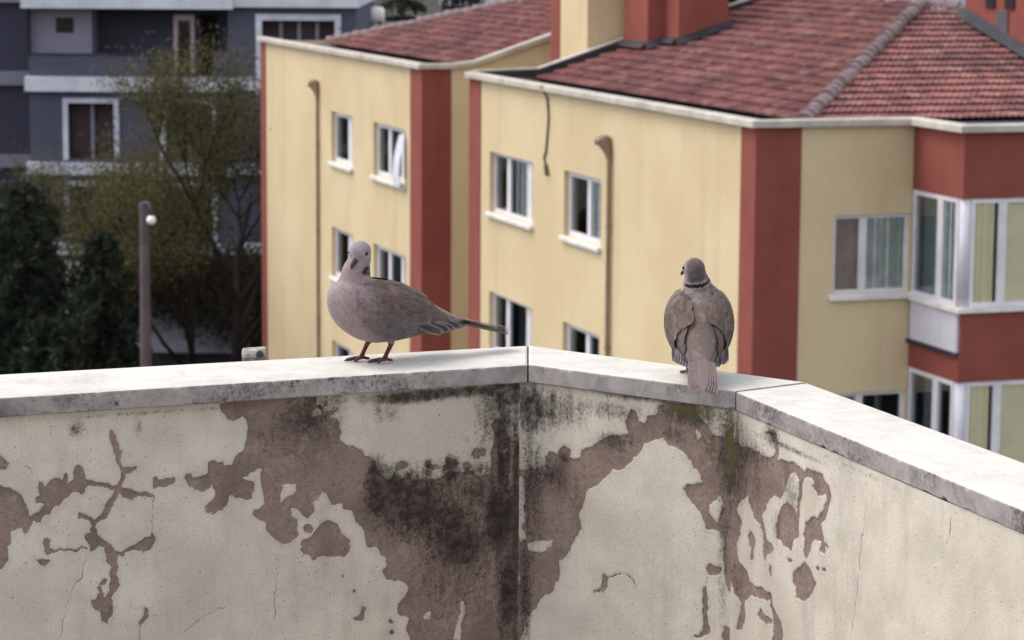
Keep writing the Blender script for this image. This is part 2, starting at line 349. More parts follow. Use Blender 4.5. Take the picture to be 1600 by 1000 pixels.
# ------------------------------------------------------------------ the terrace parapet
# plan points (m): front and back edge of the coping, inner face of the wall
FRONT = [(-0.7859, 4.0859), (0.0271, 4.4401), (0.3532, 4.1873), (0.6434, 3.3147)]
BACK = [(-0.8278, 4.3080), (0.0282, 4.6506), (0.4757, 4.2771), (0.7022, 3.6298)]
WALL = [(-1.3613, 3.8614), (0.0139, 4.4605), (0.3515, 4.1987), (1.0457, 2.1111)]
COP_TOP, COP_T = 15.785, 0.031
WALL_TOP = COP_TOP - COP_T
FLOOR_Z = 14.86
PATCHES=[[0,1,[[-880,112],[-872,117],[-863,117],[-855,121],[-848,131],[-843,144],[-837,154],[-835,163],[-826,161],[-817,158],[-810,151],[-814,144],[-823,146],[-825,137],[-816,133],[-819,124],[-823,117],[-818,110],[-813,111],[-812,120],[-803,112],[-791,108],[-782,109],[-782,100],[-777,98],[-771,110],[-774,116],[-764,112],[-761,106],[-765,99],[-763,91],[-755,88],[-746,93],[-744,103],[-746,112],[-735,114],[-724,119],[-710,124],[-699,129],[-692,127],[-688,114],[-685,105],[-692,88],[-696,74],[-700,56],[-704,40],[-699,36],[-693,41],[-691,52],[-687,71],[-683,93],[-673,96],[-660,96],[-660,101],[-669,106],[-678,105],[-682,112],[-684,121],[-687,130],[-679,129],[-669,132],[-660,138],[-647,139],[-635,143],[-636,149],[-647,149],[-660,145],[-672,151],[-683,143],[-692,138],[-696,147],[-704,160],[-713,175],[-725,183],[-730,190],[-728,203],[-714,214],[-703,222],[-697,233],[-685,235],[-678,228],[-671,224],[-661,221],[-652,214],[-643,213],[-639,205],[-634,214],[-636,225],[-643,236],[-650,238],[-657,235],[-666,231],[-678,235],[-685,241],[-694,238],[-696,252],[-694,268],[-691,284],[-697,295],[-706,306],[-703,318],[-704,334],[-714,349],[-722,343],[-725,329],[-734,322],[-737,308],[-729,304],[-724,295],[-729,286],[-724,284],[-718,296],[-715,305],[-708,292],[-706,278],[-709,264],[-707,251],[-715,246],[-712,237],[-714,227],[-726,222],[-735,230],[-739,230],[-738,221],[-744,213],[-748,204],[-739,200],[-736,189],[-743,179],[-754,172],[-756,163],[-747,166],[-739,175],[-732,180],[-725,172],[-711,155],[-702,140],[-699,135],[-710,131],[-724,124],[-738,121],[-747,125],[-751,136],[-758,131],[-764,128],[-774,136],[-783,145],[-794,153],[-806,165],[-815,174],[-828,175],[-833,183],[-840,190],[-849,182],[-860,186],[-864,196],[-871,214],[-869,232],[-879,242],[-883,244],[-971,250],[-976,94]]],[0,1,[[-879,59],[-873,66],[-867,78],[-871,86],[-880,86]]],[0,1,[[-809,201],[-804,206],[-805,215],[-796,217],[-787,221],[-793,223],[-802,223],[-809,228],[-814,221],[-815,207]]],[0,1,[[-829,230],[-821,234],[-809,235],[-807,240],[-814,245],[-821,240]]],[0,1,[[-789,221],[-760,224],[-751,221],[-742,224],[-742,227],[-751,223],[-758,227],[-788,224]]],[0,1,[[-635,118],[-630,116],[-628,123],[-619,122],[-609,121],[-598,119],[-598,125],[-607,131],[-616,133],[-626,132],[-635,134],[-637,127]]],[0,1,[[-713,280],[-716,283],[-718,284],[-722,283],[-725,281],[-723,277],[-721,274],[-718,275],[-715,276]]],[0,1,[[-651,327],[-647,330],[-648,346],[-655,356],[-660,352],[-654,338]]],[0,1,[[-581,122],[-578,113],[-570,113],[-567,123],[-553,118],[-542,114],[-540,102],[-530,96],[-518,100],[-516,108],[-504,109],[-497,93],[-485,85],[-477,67],[-475,49],[-480,35],[-487,30],[-501,36],[-513,30],[-520,18],[-525,4],[-444,-9],[-363,-4],[-360,17],[-346,27],[-326,26],[-338,37],[-324,48],[-319,62],[-320,76],[-312,86],[-297,90],[-283,97],[-278,109],[-270,107],[-258,118],[-255,130],[-245,142],[-241,151],[-226,151],[-225,137],[-220,139],[-216,152],[-198,144],[-191,158],[-171,153],[-151,161],[-133,153],[-125,144],[-110,150],[-90,147],[-74,160],[-55,154],[-50,116],[-50,73],[-44,60],[-29,67],[-24,94],[-16,104],[0,100],[13,101],[15,457],[-198,436],[-198,426],[-203,406],[-201,390],[-221,376],[-218,361],[-206,353],[-201,337],[-211,324],[-226,322],[-241,319],[-246,306],[-238,295],[-238,283],[-251,277],[-256,267],[-270,259],[-275,246],[-280,227],[-290,217],[-298,202],[-312,196],[-317,184],[-334,183],[-338,175],[-344,165],[-351,162],[-361,173],[-368,182],[-366,194],[-373,203],[-385,200],[-390,183],[-402,184],[-403,198],[-393,208],[-390,230],[-398,236],[-407,242],[-419,244],[-434,233],[-443,218],[-448,204],[-448,204],[-464,197],[-474,190],[-469,181],[-452,176],[-450,169],[-454,161],[-460,152],[-466,158],[-476,163],[-492,161],[-507,155],[-509,166],[-521,179],[-535,183],[-547,177],[-549,175],[-542,166],[-531,155],[-532,146],[-539,136],[-544,143],[-556,147],[-568,141],[-576,133]]],[0,-1,[[-487,129],[-478,125],[-466,119],[-456,115],[-454,120],[-461,126],[-469,137],[-478,134]]],[0,-1,[[-419,148],[-395,147],[-397,159],[-409,167],[-419,176],[-421,164]]],[0,-1,[[-464,114],[-455,117],[-457,124],[-450,171],[-457,180],[-474,178]]],[0,-1,[[-102,363],[-97,378],[-102,397],[-107,435],[-119,434],[-113,405],[-107,382]]],[0,-1,[[-170,383],[-160,381],[-161,393],[-169,393]]],[0,-1,[[-370,26],[-354,26],[-352,34],[-368,36]]],[0,-1,[[-36,112],[-21,111],[-18,118],[-29,120]]],[0,1,[[-390,255],[-386,242],[-371,236],[-361,225],[-351,216],[-339,209],[-325,219],[-315,234],[-304,244],[-301,263],[-310,274],[-325,275],[-339,269],[-349,271],[-361,276],[-374,266],[-383,264]]],[0,1,[[-365,223],[-366,227],[-372,232],[-378,227],[-381,225],[-381,219],[-378,215],[-372,215],[-367,218]]],[0,1,[[-281,360],[-275,363],[-277,384],[-295,384],[-298,379],[-286,372]]],[0,1,[[-224,392],[-225,395],[-228,396],[-231,396],[-233,393],[-234,390],[-232,387],[-228,387],[-225,389]]],[0,1,[[-227,410],[-228,412],[-230,414],[-234,413],[-236,410],[-235,408],[-233,405],[-230,404],[-228,406]]],[0,1,[[-201,128],[-205,133],[-209,135],[-215,134],[-220,129],[-220,124],[-215,120],[-209,121],[-206,123]]],[0,1,[[-257,121],[-257,128],[-266,132],[-274,129],[-277,123],[-280,115],[-275,111],[-266,111],[-260,115]]],[0,1,[[-156,131],[-158,135],[-162,136],[-166,137],[-169,132],[-169,128],[-167,125],[-162,124],[-159,127]]],[0,1,[[-147,135],[-149,137],[-152,139],[-155,138],[-157,136],[-156,133],[-155,131],[-152,130],[-149,132]]],[0,1,[[-110,132],[-116,139],[-121,142],[-130,141],[-132,134],[-134,127],[-128,122],[-121,119],[-114,125]]],[0,1,[[-131,137],[-132,140],[-135,143],[-139,141],[-141,138],[-142,134],[-140,132],[-136,132],[-131,132]]],[0,1,[[-70,120],[-72,125],[-78,129],[-83,127],[-88,121],[-87,116],[-84,112],[-78,109],[-73,114]]],[0,1,[[-59,118],[-61,122],[-66,126],[-70,124],[-73,119],[-76,114],[-70,112],[-66,111],[-62,113]]],[0,1,[[-87,140],[-88,146],[-94,148],[-99,147],[-102,141],[-102,136],[-100,131],[-94,130],[-88,136]]],[0,1,[[-157,146],[-158,149],[-163,152],[-167,151],[-171,147],[-171,142],[-168,139],[-163,138],[-159,141]]],[0,1,[[-197,146],[-198,149],[-201,150],[-204,149],[-208,147],[-206,144],[-205,141],[-202,141],[-198,143]]],[0,1,[[-21,104],[-24,109],[-27,110],[-32,109],[-36,105],[-35,100],[-33,97],[-27,95],[-23,100]]],[0,1,[[-314,304],[-315,305],[-316,305],[-318,306],[-319,304],[-320,302],[-318,302],[-317,301],[-315,302]]],[0,1,[[-292,334],[-293,336],[-295,336],[-297,336],[-297,335],[-298,333],[-296,332],[-295,331],[-293,333]]],[1,1,[[-25,108],[-6,111],[-3,152],[23,148],[53,144],[52,120],[67,111],[79,117],[85,104],[94,99],[105,104],[106,118],[125,114],[128,101],[151,94],[162,83],[182,76],[208,70],[222,65],[219,46],[227,24],[238,27],[241,41],[255,42],[258,32],[280,27],[280,9],[301,4],[323,4],[350,5],[367,22],[375,34],[389,46],[410,44],[426,26],[463,22],[471,380],[417,389],[412,372],[419,352],[428,355],[436,372],[444,353],[444,325],[432,304],[415,270],[412,238],[413,210],[395,197],[380,199],[370,179],[353,163],[334,147],[331,139],[347,130],[369,122],[366,113],[352,106],[347,91],[336,85],[319,76],[302,73],[289,63],[275,69],[253,79],[247,89],[231,105],[214,121],[192,127],[180,140],[163,154],[143,166],[135,193],[124,214],[130,232],[118,253],[107,278],[87,296],[84,325],[73,349],[52,359],[37,386],[13,409],[5,445],[2,460],[-29,466]]],[1,-1,[[-5,164],[8,162],[13,210],[6,250],[15,268],[0,275],[-6,251]]],[1,-1,[[18,277],[42,266],[72,264],[72,274],[42,287],[18,291]]],[1,-1,[[-8,315],[2,318],[1,362],[-8,366]]],[1,-1,[[354,39],[363,42],[365,49],[359,58]]],[1,-1,[[380,160],[396,148],[407,138],[413,160],[397,185],[383,171]]],[1,-1,[[442,275],[455,273],[455,291],[445,297]]],[1,1,[[380,261],[388,252],[399,256],[409,259],[407,272],[385,272]]],[1,1,[[373,297],[381,295],[385,320],[383,353],[388,366],[374,376],[358,382],[358,379],[371,372],[379,359],[375,327]]],[1,1,[[170,327],[176,307],[181,304],[187,307],[200,302],[214,296],[217,298],[203,302],[190,309],[186,323],[180,330],[176,336],[173,331],[157,339],[156,337]]],[1,1,[[217,297],[231,298],[239,304],[244,316],[241,310],[236,304],[228,300]]],[2,1,[[-38,60],[19,54],[52,53],[96,49],[118,54],[140,54],[160,41],[154,25],[127,14],[164,10],[170,31],[166,47],[192,48],[223,40],[249,46],[269,51],[279,42],[303,40],[333,42],[353,55],[363,66],[355,80],[346,99],[332,114],[338,126],[348,145],[344,158],[329,157],[333,139],[309,141],[295,161],[281,179],[272,170],[279,151],[269,143],[278,126],[297,113],[317,111],[336,92],[349,73],[344,66],[315,73],[295,65],[304,57],[289,51],[269,57],[260,70],[256,92],[252,114],[248,137],[254,148],[234,155],[225,176],[199,176],[177,169],[166,154],[175,135],[191,121],[205,104],[226,111],[242,121],[246,94],[250,67],[229,54],[209,67],[199,86],[185,106],[153,108],[143,115],[112,148],[123,163],[135,179],[162,190],[147,198],[126,216],[120,204],[125,185],[107,162],[85,158],[73,147],[56,128],[34,137],[12,160],[36,173],[34,191],[20,208],[27,238],[62,249],[74,264],[117,261],[155,263],[162,283],[194,293],[200,316],[186,340],[165,345],[168,308],[162,288],[150,273],[118,274],[74,284],[53,301],[59,318],[49,343],[27,348],[37,328],[42,304],[18,291],[1,277],[-28,279]]],[2,1,[[237,213],[251,199],[281,185],[302,198],[317,207],[303,227],[279,243],[249,245],[248,228],[234,222]]],[2,1,[[103,305],[119,292],[125,299],[163,303],[152,310],[114,311]]],[2,1,[[75,180],[68,193],[76,209],[74,224],[88,220],[84,208],[92,192]]],[2,1,[[148,218],[156,217],[154,230],[146,229]]],[2,1,[[229,192],[226,195],[222,197],[216,198],[214,196],[212,195],[217,192],[221,191],[227,191]]],[2,1,[[357,140],[357,142],[354,143],[351,143],[349,142],[349,141],[351,140],[354,139],[356,140]]],[2,1,[[348,179],[348,181],[345,182],[341,183],[340,182],[339,181],[341,179],[344,178],[347,179]]],[2,1,[[327,184],[326,185],[324,187],[321,187],[320,186],[319,186],[321,184],[324,184],[326,183]]],[2,-1,[[-22,34],[6,32],[18,43],[-4,54],[-21,55]]]]
BLOBS=[[0,0,-192,198,63,59,0.8],[0,0,-129,246,52,66,0.72],[0,0,-83,184,46,33,0.5],[0,0,-243,172,34,48,0.95],[0,0,-198,165,57,37,0.6],[0,0,-28,101,14,77,1.0],[0,0,-34,221,28,66,1.0],[0,0,-21,366,19,78,0.85],[0,0,-106,265,58,54,0.6],[0,0,-129,356,105,99,0.28],[0,0,-6,223,8,335,0.75],[0,0,-14,20,58,24,0.9],[0,0,-198,16,68,10,0.9],[0,0,-130,12,139,9,0.9],[0,0,-376,40,55,37,0.6],[0,0,-255,133,16,24,0.9],[0,0,-124,143,19,24,0.8],[0,0,-164,135,11,13,0.7],[0,0,-78,147,47,15,0.5],[0,0,-354,15,55,21,0.5],[0,0,-84,97,70,55,0.22],[0,0,-431,73,65,42,0.25],[0,0,-757,30,18,16,0.55],[0,0,-659,31,10,23,0.4],[0,0,-243,38,33,21,0.4],[0,0,-49,45,35,66,0.55],[0,0,-633,12,213,4,0.35],[0,0,-421,148,77,63,0.15],[0,0,-71,306,35,122,0.34],[1,0,24,46,40,43,0.85],[1,0,78,40,65,37,0.6],[1,0,25,177,27,131,0.55],[1,0,66,149,37,28,0.6],[1,0,182,28,89,19,0.45],[1,0,92,120,13,10,0.6],[1,0,196,79,51,17,0.5],[1,0,346,19,73,19,0.6],[1,0,421,83,24,93,0.75],[1,0,384,56,36,31,0.4],[1,0,119,186,52,65,0.22],[1,0,411,219,13,157,0.4],[1,0,246,-1,124,9,0.7],[1,0,14,366,16,100,0.7],[1,0,310,55,37,15,0.4],[2,0,12,80,45,82,0.75],[2,0,74,58,73,30,0.5],[2,0,146,14,33,20,0.7],[2,0,221,89,32,39,0.5],[2,0,101,103,49,30,0.35],[2,0,206,23,135,5,0.6],[2,0,20,264,26,124,0.3],[2,0,470,11,232,6,0.25],[2,0,165,155,19,30,0.45],[1,1,352,8,49,15,0.9],[1,1,420,52,12,62,0.7],[2,1,5,50,21,61,0.5],[0,1,-49,2,70,9,0.5],[1,1,372,68,30,21,0.35],[0,1,-198,12,57,6,0.4]]
HAIRS=[[2,[[477,47],[474,72],[467,106],[464,140],[459,174],[455,208],[445,243],[441,265]]],[0,[[-744,234],[-756,269],[-772,291],[-779,313],[-783,340],[-789,366]]],[0,[[-587,378],[-570,363],[-546,349],[-518,340]]],[0,[[-635,143],[-636,179],[-639,205]]],[0,[[-656,354],[-660,379]]],[0,[[-842,84],[-836,86],[-829,94]]],[0,[[-421,85],[-402,91],[-385,106],[-380,121]]],[2,[[737,17],[735,36],[724,58]]],[1,[[382,275],[380,296]]],[0,[[-429,290],[-434,331],[-435,369]]]]


def v2(p): return Vector((p[0], p[1]))
def ext(a, b, d):
    a, b = v2(a), v2(b)
    return tuple(b + (b - a).normalized() * d)

def vnoise(x, y, seed):
    """smooth value noise on arrays"""
    rs = np.random.RandomState(seed)
    T = rs.rand(256, 256)
    xi = np.floor(x).astype(int); yi = np.floor(y).astype(int)
    fx = x - xi; fy = y - yi
    fx = fx * fx * (3 - 2 * fx); fy = fy * fy * (3 - 2 * fy)
    g = lambda a, b: T[a & 255, b & 255]
    return (g(xi, yi) * (1 - fx) * (1 - fy) + g(xi + 1, yi) * fx * (1 - fy) + g(xi, yi + 1) * (1 - fx) * fy + g(xi + 1, yi + 1) * fx * fy) * 2 - 1

def seg_dist(px, py, ax, ay, bx, by):
    dx, dy = bx - ax, by - ay
    L = dx * dx + dy * dy + 1e-9
    t = np.clip(((px - ax) * dx + (py - ay) * dy) / L, 0, 1)
    return np.hypot(px - ax - t * dx, py - ay - t * dy)

def poly_sd(px, py, pts):
    d = np.full(px.shape, 1e9); wn_ = np.zeros(px.shape, int)
    n = len(pts)
    for i in range(n):
        ax, ay = pts[i]; bx, by = pts[(i + 1) % n]
        d = np.minimum(d, seg_dist(px, py, ax, ay, bx, by))
        if ay != by:
            c = ((ay > py) != (by > py)) & (px < (bx - ax) * (py - ay) / (by - ay) + ax)
            wn_ += np.where(c, 1 if by > ay else -1, 0)
    return np.where(wn_ != 0, d, -d)

def axis(lo, hi, fine_lo, fine_hi, fine, coarse):
    a = []
    x = lo
    while x < fine_lo - 1e-6: a.append(x); x += coarse
    x = fine_lo
    while x < fine_hi - 1e-6: a.append(x); x += fine
    x = fine_hi
    while x < hi - 1e-6: a.append(x); x += coarse
    a.append(hi)
    return np.array(a)

def smooth(e0, e1, x):
    t = np.clip((x - e0) / (e1 - e0), 0, 1)
    return t * t * (3 - 2 * t)

def plaster_mat():
    t = NT('peeling_plaster')
    p = t.pos()
    peel = t.attr('peel').outputs['Fac']; mould = t.attr('mould').outputs['Fac']
    moss = t.attr('moss').outputs['Fac']; hair = t.attr('hair').outputs['Fac']
    n_fine = t.noise(420, 4, 0.7, coord=p)
    n_mid = t.noise(120, 5, 0.65, coord=p)
    n_big = t.noise(14, 5, 0.6, coord=p)
    n_vast = t.noise(4.5, 4, 0.55, coord=p)
    strk = t.noise(26, 4, 0.6, coord=t.scaled(p, (1, 1, 0.14)))
    # top coat of paint
    paint = t.mix(t.ramp(n_big, 0.35, 0.7), lin(201, 192, 179), lin(186, 177, 164))
    paint = t.mix(t.math('MULTIPLY', t.ramp(n_vast, 0.45, 0.7), 0.5), paint, lin(172, 163, 151))
    paint = t.mix(t.math('MULTIPLY', t.ramp(strk, 0.5, 0.75), 0.22), paint, lin(120, 112, 104))
    paint = t.mix(t.math('MULTIPLY', t.ramp(n_fine, 0.53, 0.68), 0.5), paint, lin(112, 104, 98))
    paint = t.mix(t.math('MULTIPLY', t.ramp(n_fine, 0.44, 0.28), 0.25), paint, lin(214, 208, 196))
    # bare undercoat
    bare = t.mix(t.ramp(n_big, 0.35, 0.68), lin(142, 121, 111), lin(112, 96, 89))
    bare = t.mix(t.math('MULTIPLY', t.ramp(n_mid, 0.48, 0.72), 0.55), bare, lin(88, 76, 74))
    bare = t.mix(t.math('MULTIPLY', t.ramp(n_fine, 0.5, 0.66), 0.6), bare, lin(80, 68, 64))
    bare = t.mix(t.math('MULTIPLY', t.ramp(n_fine, 0.42, 0.30), 0.45), bare, lin(178, 162, 150))
    bare = t.mix(t.math('MULTIPLY', t.ramp(t.noise(36, 5, 0.7, coord=p, dist=0.8), 0.54, 0.66), 0.45), bare, lin(160, 148, 140))
    edge = t.math('ADD', peel, t.math('MULTIPLY', t.math('SUBTRACT', n_mid, 0.5), 5.0))
    edge = t.math('ADD', edge, t.math('MULTIPLY', t.math('SUBTRACT', n_fine, 0.5), 2.2))
    k = t.ramp(edge, -0.35, 0.35)
    c = t.mix(k, paint, bare)
    # damp tide mark round the bare patches
    halo = t.math('MULTIPLY', t.ramp(peel, -9.0, 0.0), 0.16)
    c = t.mix(halo, c, lin(128, 116, 106))
    # pores
    vor = t.new('ShaderNodeTexVoronoi'); vor.inputs['Scale'].default_value = 90
    t.ln(p, vor.inputs['Vector'])
    pore = t.math('MULTIPLY', t.ramp(vor.outputs['Distance'], 0.13, 0.07), t.ramp(t.noise(40, 2, 0.5, coord=p), 0.42, 0.58))
    c = t.mix(t.math('MULTIPLY', pore, 0.8), c, lin(52, 44, 42))
    # black mould, green moss
    n_sp = t.noise(230, 5, 0.8, coord=p)
    sp = t.math('ADD', t.math('MULTIPLY', n_sp, 0.5), t.math('ADD', t.math('MULTIPLY', n_mid, 0.3), t.math('MULTIPLY', t.noise(70, 5, 0.7, coord=t.scaled(p, (1, 1, 0.16))), 0.34)))
    mk = t.ramp(t.math('ADD', sp, t.math('MULTIPLY', mould, 0.42)), 0.60, 0.90)
    mk = t.math('MULTIPLY', mk, t.ramp(mould, 0.02, 0.3))
    c = t.mix(t.math('MULTIPLY', mk, t.math('ADD', 0.66, t.math('MULTIPLY', t.ramp(t.noise(55, 5, 0.75, coord=p), 0.35, 0.6), 0.3))), c, t.mix(n_mid, lin(32, 28, 30), lin(54, 46, 44)))
    gk = t.math('MULTIPLY', t.ramp(t.math('ADD', sp, t.math('MULTIPLY', moss, 0.4)), 0.6, 0.86), t.ramp(moss, 0.02, 0.3))
    c = t.mix(t.math('MULTIPLY', gk, 0.75), c, lin(84, 80, 44))
    c = t.mix(t.math('MULTIPLY', t.ramp(t.math('ADD', hair, t.math('MULTIPLY', n_mid, 0.5)), 0.75, 1.1), 0.6), c, lin(84, 74, 70))
    h = t.math('ADD', t.math('MULTIPLY', n_fine, 0.7), t.math('MULTIPLY', n_mid, 0.6))
    h = t.math('SUBTRACT', h, t.math('MULTIPLY', k, 0.25))
    t.bump(h, 0.55, 0.0022)
    return t.fin(c, 0.93, 0.12)
M['plaster'] = plaster_mat()

def marble_mat(name, c1, c2, stain, amt):
    t = NT(name)
    p = t.pos()
    n1 = t.noise(22, 6, 0.65, coord=p, dist=0.6)
    n2 = t.noise(160, 5, 0.7, coord=p)
    n3 = t.noise(7, 4, 0.6, coord=p)
    c = t.mix(t.ramp(n1, 0.36, 0.66), c1, c2)
    s = t.ramp(t.math('ADD', t.math('MULTIPLY', n2, 0.5), t.math('MULTIPLY', n3, 0.6)), 0.54, 0.74)
    c = t.mix(t.math('MULTIPLY', s, amt), c, stain)
    n4 = t.noise(45, 5, 0.7, coord=p, dist=0.4)
    c = t.mix(t.math('MULTIPLY', t.ramp(n4, 0.6, 0.72), amt), c, stain)
    n5 = t.noise(380, 4, 0.75, coord=p)
    c = t.mix(t.math('MULTIPLY', t.ramp(n5, 0.58, 0.72), amt * 0.8), c, stain)
    n6 = t.noise(3.2, 5, 0.6, coord=p, dist=1.2)
    c = t.mix(t.math('MULTIPLY', t.ramp(n6, 0.5, 0.7), amt * 0.7), c, stain)
    t.bump(n2, 0.3, 0.0014)
    return t.fin(c, 0.75, 0.25)
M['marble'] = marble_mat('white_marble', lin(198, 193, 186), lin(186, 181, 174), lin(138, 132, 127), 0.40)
M['marble_edge'] = marble_mat('mottled_marble_edge', lin(156, 148, 146), lin(130, 123, 122), lin(54, 48, 49), 0.95)  # darker and more heavily stained than the top; used on all side faces

parapet = empty('parapet_wall', (0, 4.3, FLOOR_Z))
tag(parapet, 'peeling white plaster parapet wall with marble coping in the foreground', 'wall')
PO = Vector((0, 4.3, FLOOR_Z))

def wall_segment(seg):
    a, b = v2(WALL[seg]), v2(WALL[seg + 1])
    d = (b - a).normalized(); L = (b - a).length * 1000
    n = Vector((-d.y, d.x))
    if seg < 2 and n.y < 0 or seg == 2 and n.x < 0: n = -n
    o = b if seg == 0 else a
    H = (WALL_TOP - FLOOR_Z) * 1000
    if seg == 0: S = axis(-L, 0, -930, 0, 2.0, 30)
    elif seg == 1: S = axis(0, L, 0, L, 2.0, 30)
    else: S = axis(0, L, 0, 950, 2.2, 40)
    Tt = axis(0, H, 0, 450, 2.0, 30)
    s, t = np.meshgrid(S, Tt)
    ws = s + 3.0 * vnoise(s / 17, t / 17, 3 + seg) + 1.6 * vnoise(s / 6, t / 6, 11 + seg)
    wt = t + 3.0 * vnoise(s / 17, t / 17, 23 + seg) + 1.6 * vnoise(s / 6, t / 6, 31 + seg)
    sd = np.full(s.shape, -15.0)
    for sg, kind, pts in PATCHES:
        if sg != seg: continue
        P = np.array(pts, float)
        m = (ws > P[:, 0].min() - 14) & (ws < P[:, 0].max() + 14) & (wt > P[:, 1].min() - 14) & (wt < P[:, 1].max() + 14)
        if not m.any(): continue
        q = poly_sd(ws[m], wt[m], pts)
        sd[m] = np.maximum(sd[m], q) if kind == 1 else np.minimum(sd[m], -q)
    sd = np.clip(sd + (1.2 if seg == 2 else 0.2), -15, 15)
    mo = np.zeros(s.shape); ms = np.zeros(s.shape)
    for sg, kind, cx, cy, rx, ry, k in BLOBS:
        if sg != seg: continue
        e = k * np.exp(-(((s - cx) / max(rx, 1)) ** 2 + ((t - cy) / max(ry, 1)) ** 2))
        if kind == 0: mo = np.maximum(mo, e) + 0.25 * np.minimum(mo, e)
        else: ms = np.maximum(ms, e)
    ha = np.zeros(s.shape)
    for sg, pts in HAIRS:
        if sg != seg: continue
        for i in range(len(pts) - 1):
            dd = seg_dist(ws, wt, *pts[i], *pts[i + 1])
            ha = np.maximum(ha, 1 - dd / 3.0)
    ha = np.clip(ha, 0, 1)
    # relief in metres, + goes away from the terrace
    rel = 0.0018 * smooth(-0.6, 0.8, sd) - 0.0005 * np.exp(-((sd + 1.6) / 1.3) ** 2) * smooth(.0, .5, vnoise(s / 22, t / 22, 61 + seg))
    rel += 0.0012 * vnoise(s / 140, t / 140, 41 + seg) + 0.0005 * vnoise(s / 45, t / 45, 43 + seg)
    rel += 0.0004 * vnoise(s / 5, t / 5, 47 + seg) * smooth(-1, 2, sd)
    rel += 0.0006 * ha
    pin = np.minimum(np.minimum(np.abs(s - S[0]), np.abs(s - S[-1])) / 12, 1)
    rel *= pin
    X = o.x + d.x * s / 1000 + n.x * rel - PO.x
    Y = o.y + d.y * s / 1000 + n.y * rel - PO.y
    Z = WALL_TOP - t / 1000 - PO.z
    nv = s.size; rows, cols = s.shape
    co = np.stack([X, Y, Z], -1).reshape(-1, 3)
    idx = np.arange(nv).reshape(rows, cols)
    q = np.stack([idx[:-1, :-1], idx[1:, :-1], idx[1:, 1:], idx[:-1, 1:]], -1).reshape(-1, 4)
    me = bpy.data.meshes.new('plaster_face')
    me.vertices.add(nv); me.vertices.foreach_set('co', co.ravel())
    nf = len(q)
    me.loops.add(nf * 4); me.loops.foreach_set('vertex_index', q.ravel().astype(np.int32))
    me.polygons.add(nf)
    me.polygons.foreach_set('loop_start', np.arange(0, nf * 4, 4, dtype=np.int32))
    me.polygons.foreach_set('use_smooth', np.ones(nf, bool))
    me.update(calc_edges=True)
    for nm, arr in (('peel', sd), ('mould', mo), ('moss', ms), ('hair', ha)):
        me.attributes.new(nm, 'FLOAT', 'POINT').data.foreach_set('value', arr.ravel().astype(np.float32))
    me.materials.append(M['plaster'])
    return link('plaster_face', me, parapet)
for i in range(3): wall_segment(i)

# core and outer face of the wall, down to the street
fl = [ext(FRONT[1], FRONT[0], 0.62)] + FRONT[1:3] + [ext(FRONT[2], FRONT[3], 1.25)]
bl = [ext(BACK[1], BACK[0], 0.60)] + BACK[1:3] + [ext(BACK[2], BACK[3], 1.55)]
m = MB()
wi = [Vector((p[0], p[1])) for p in WALL]
wo = [v2(b).lerp(v2(f), 0.13) for f, b in zip(fl, bl)]
wi2 = [a.lerp(b, 0.25) for a, b in zip(wi, wo)]
for i in range(3):
    for p, q, flip in ((wo[i], wo[i + 1], False), (wi2[i], wi2[i + 1], True)):
        z0 = 0.0 if not flip else FLOOR_Z - 0.05
        vs = [(p.x, p.y, z0), (q.x, q.y, z0), (q.x, q.y, WALL_TOP - .002), (p.x, p.y, WALL_TOP - .002)]
        m.add([Vector(v) - PO for v in vs], [(0, 1, 2, 3) if flip else (3, 2, 1, 0)])
    vs = [(wi2[i].x, wi2[i].y), (wi2[i + 1].x, wi2[i + 1].y), (wo[i + 1].x, wo[i + 1].y), (wo[i].x, wo[i].y)]
    m.add([Vector((a, b, WALL_TOP - .002)) - PO for a, b in vs], [(0, 1, 2, 3)])
m.build('outer_face', M['terrace'], parapet)

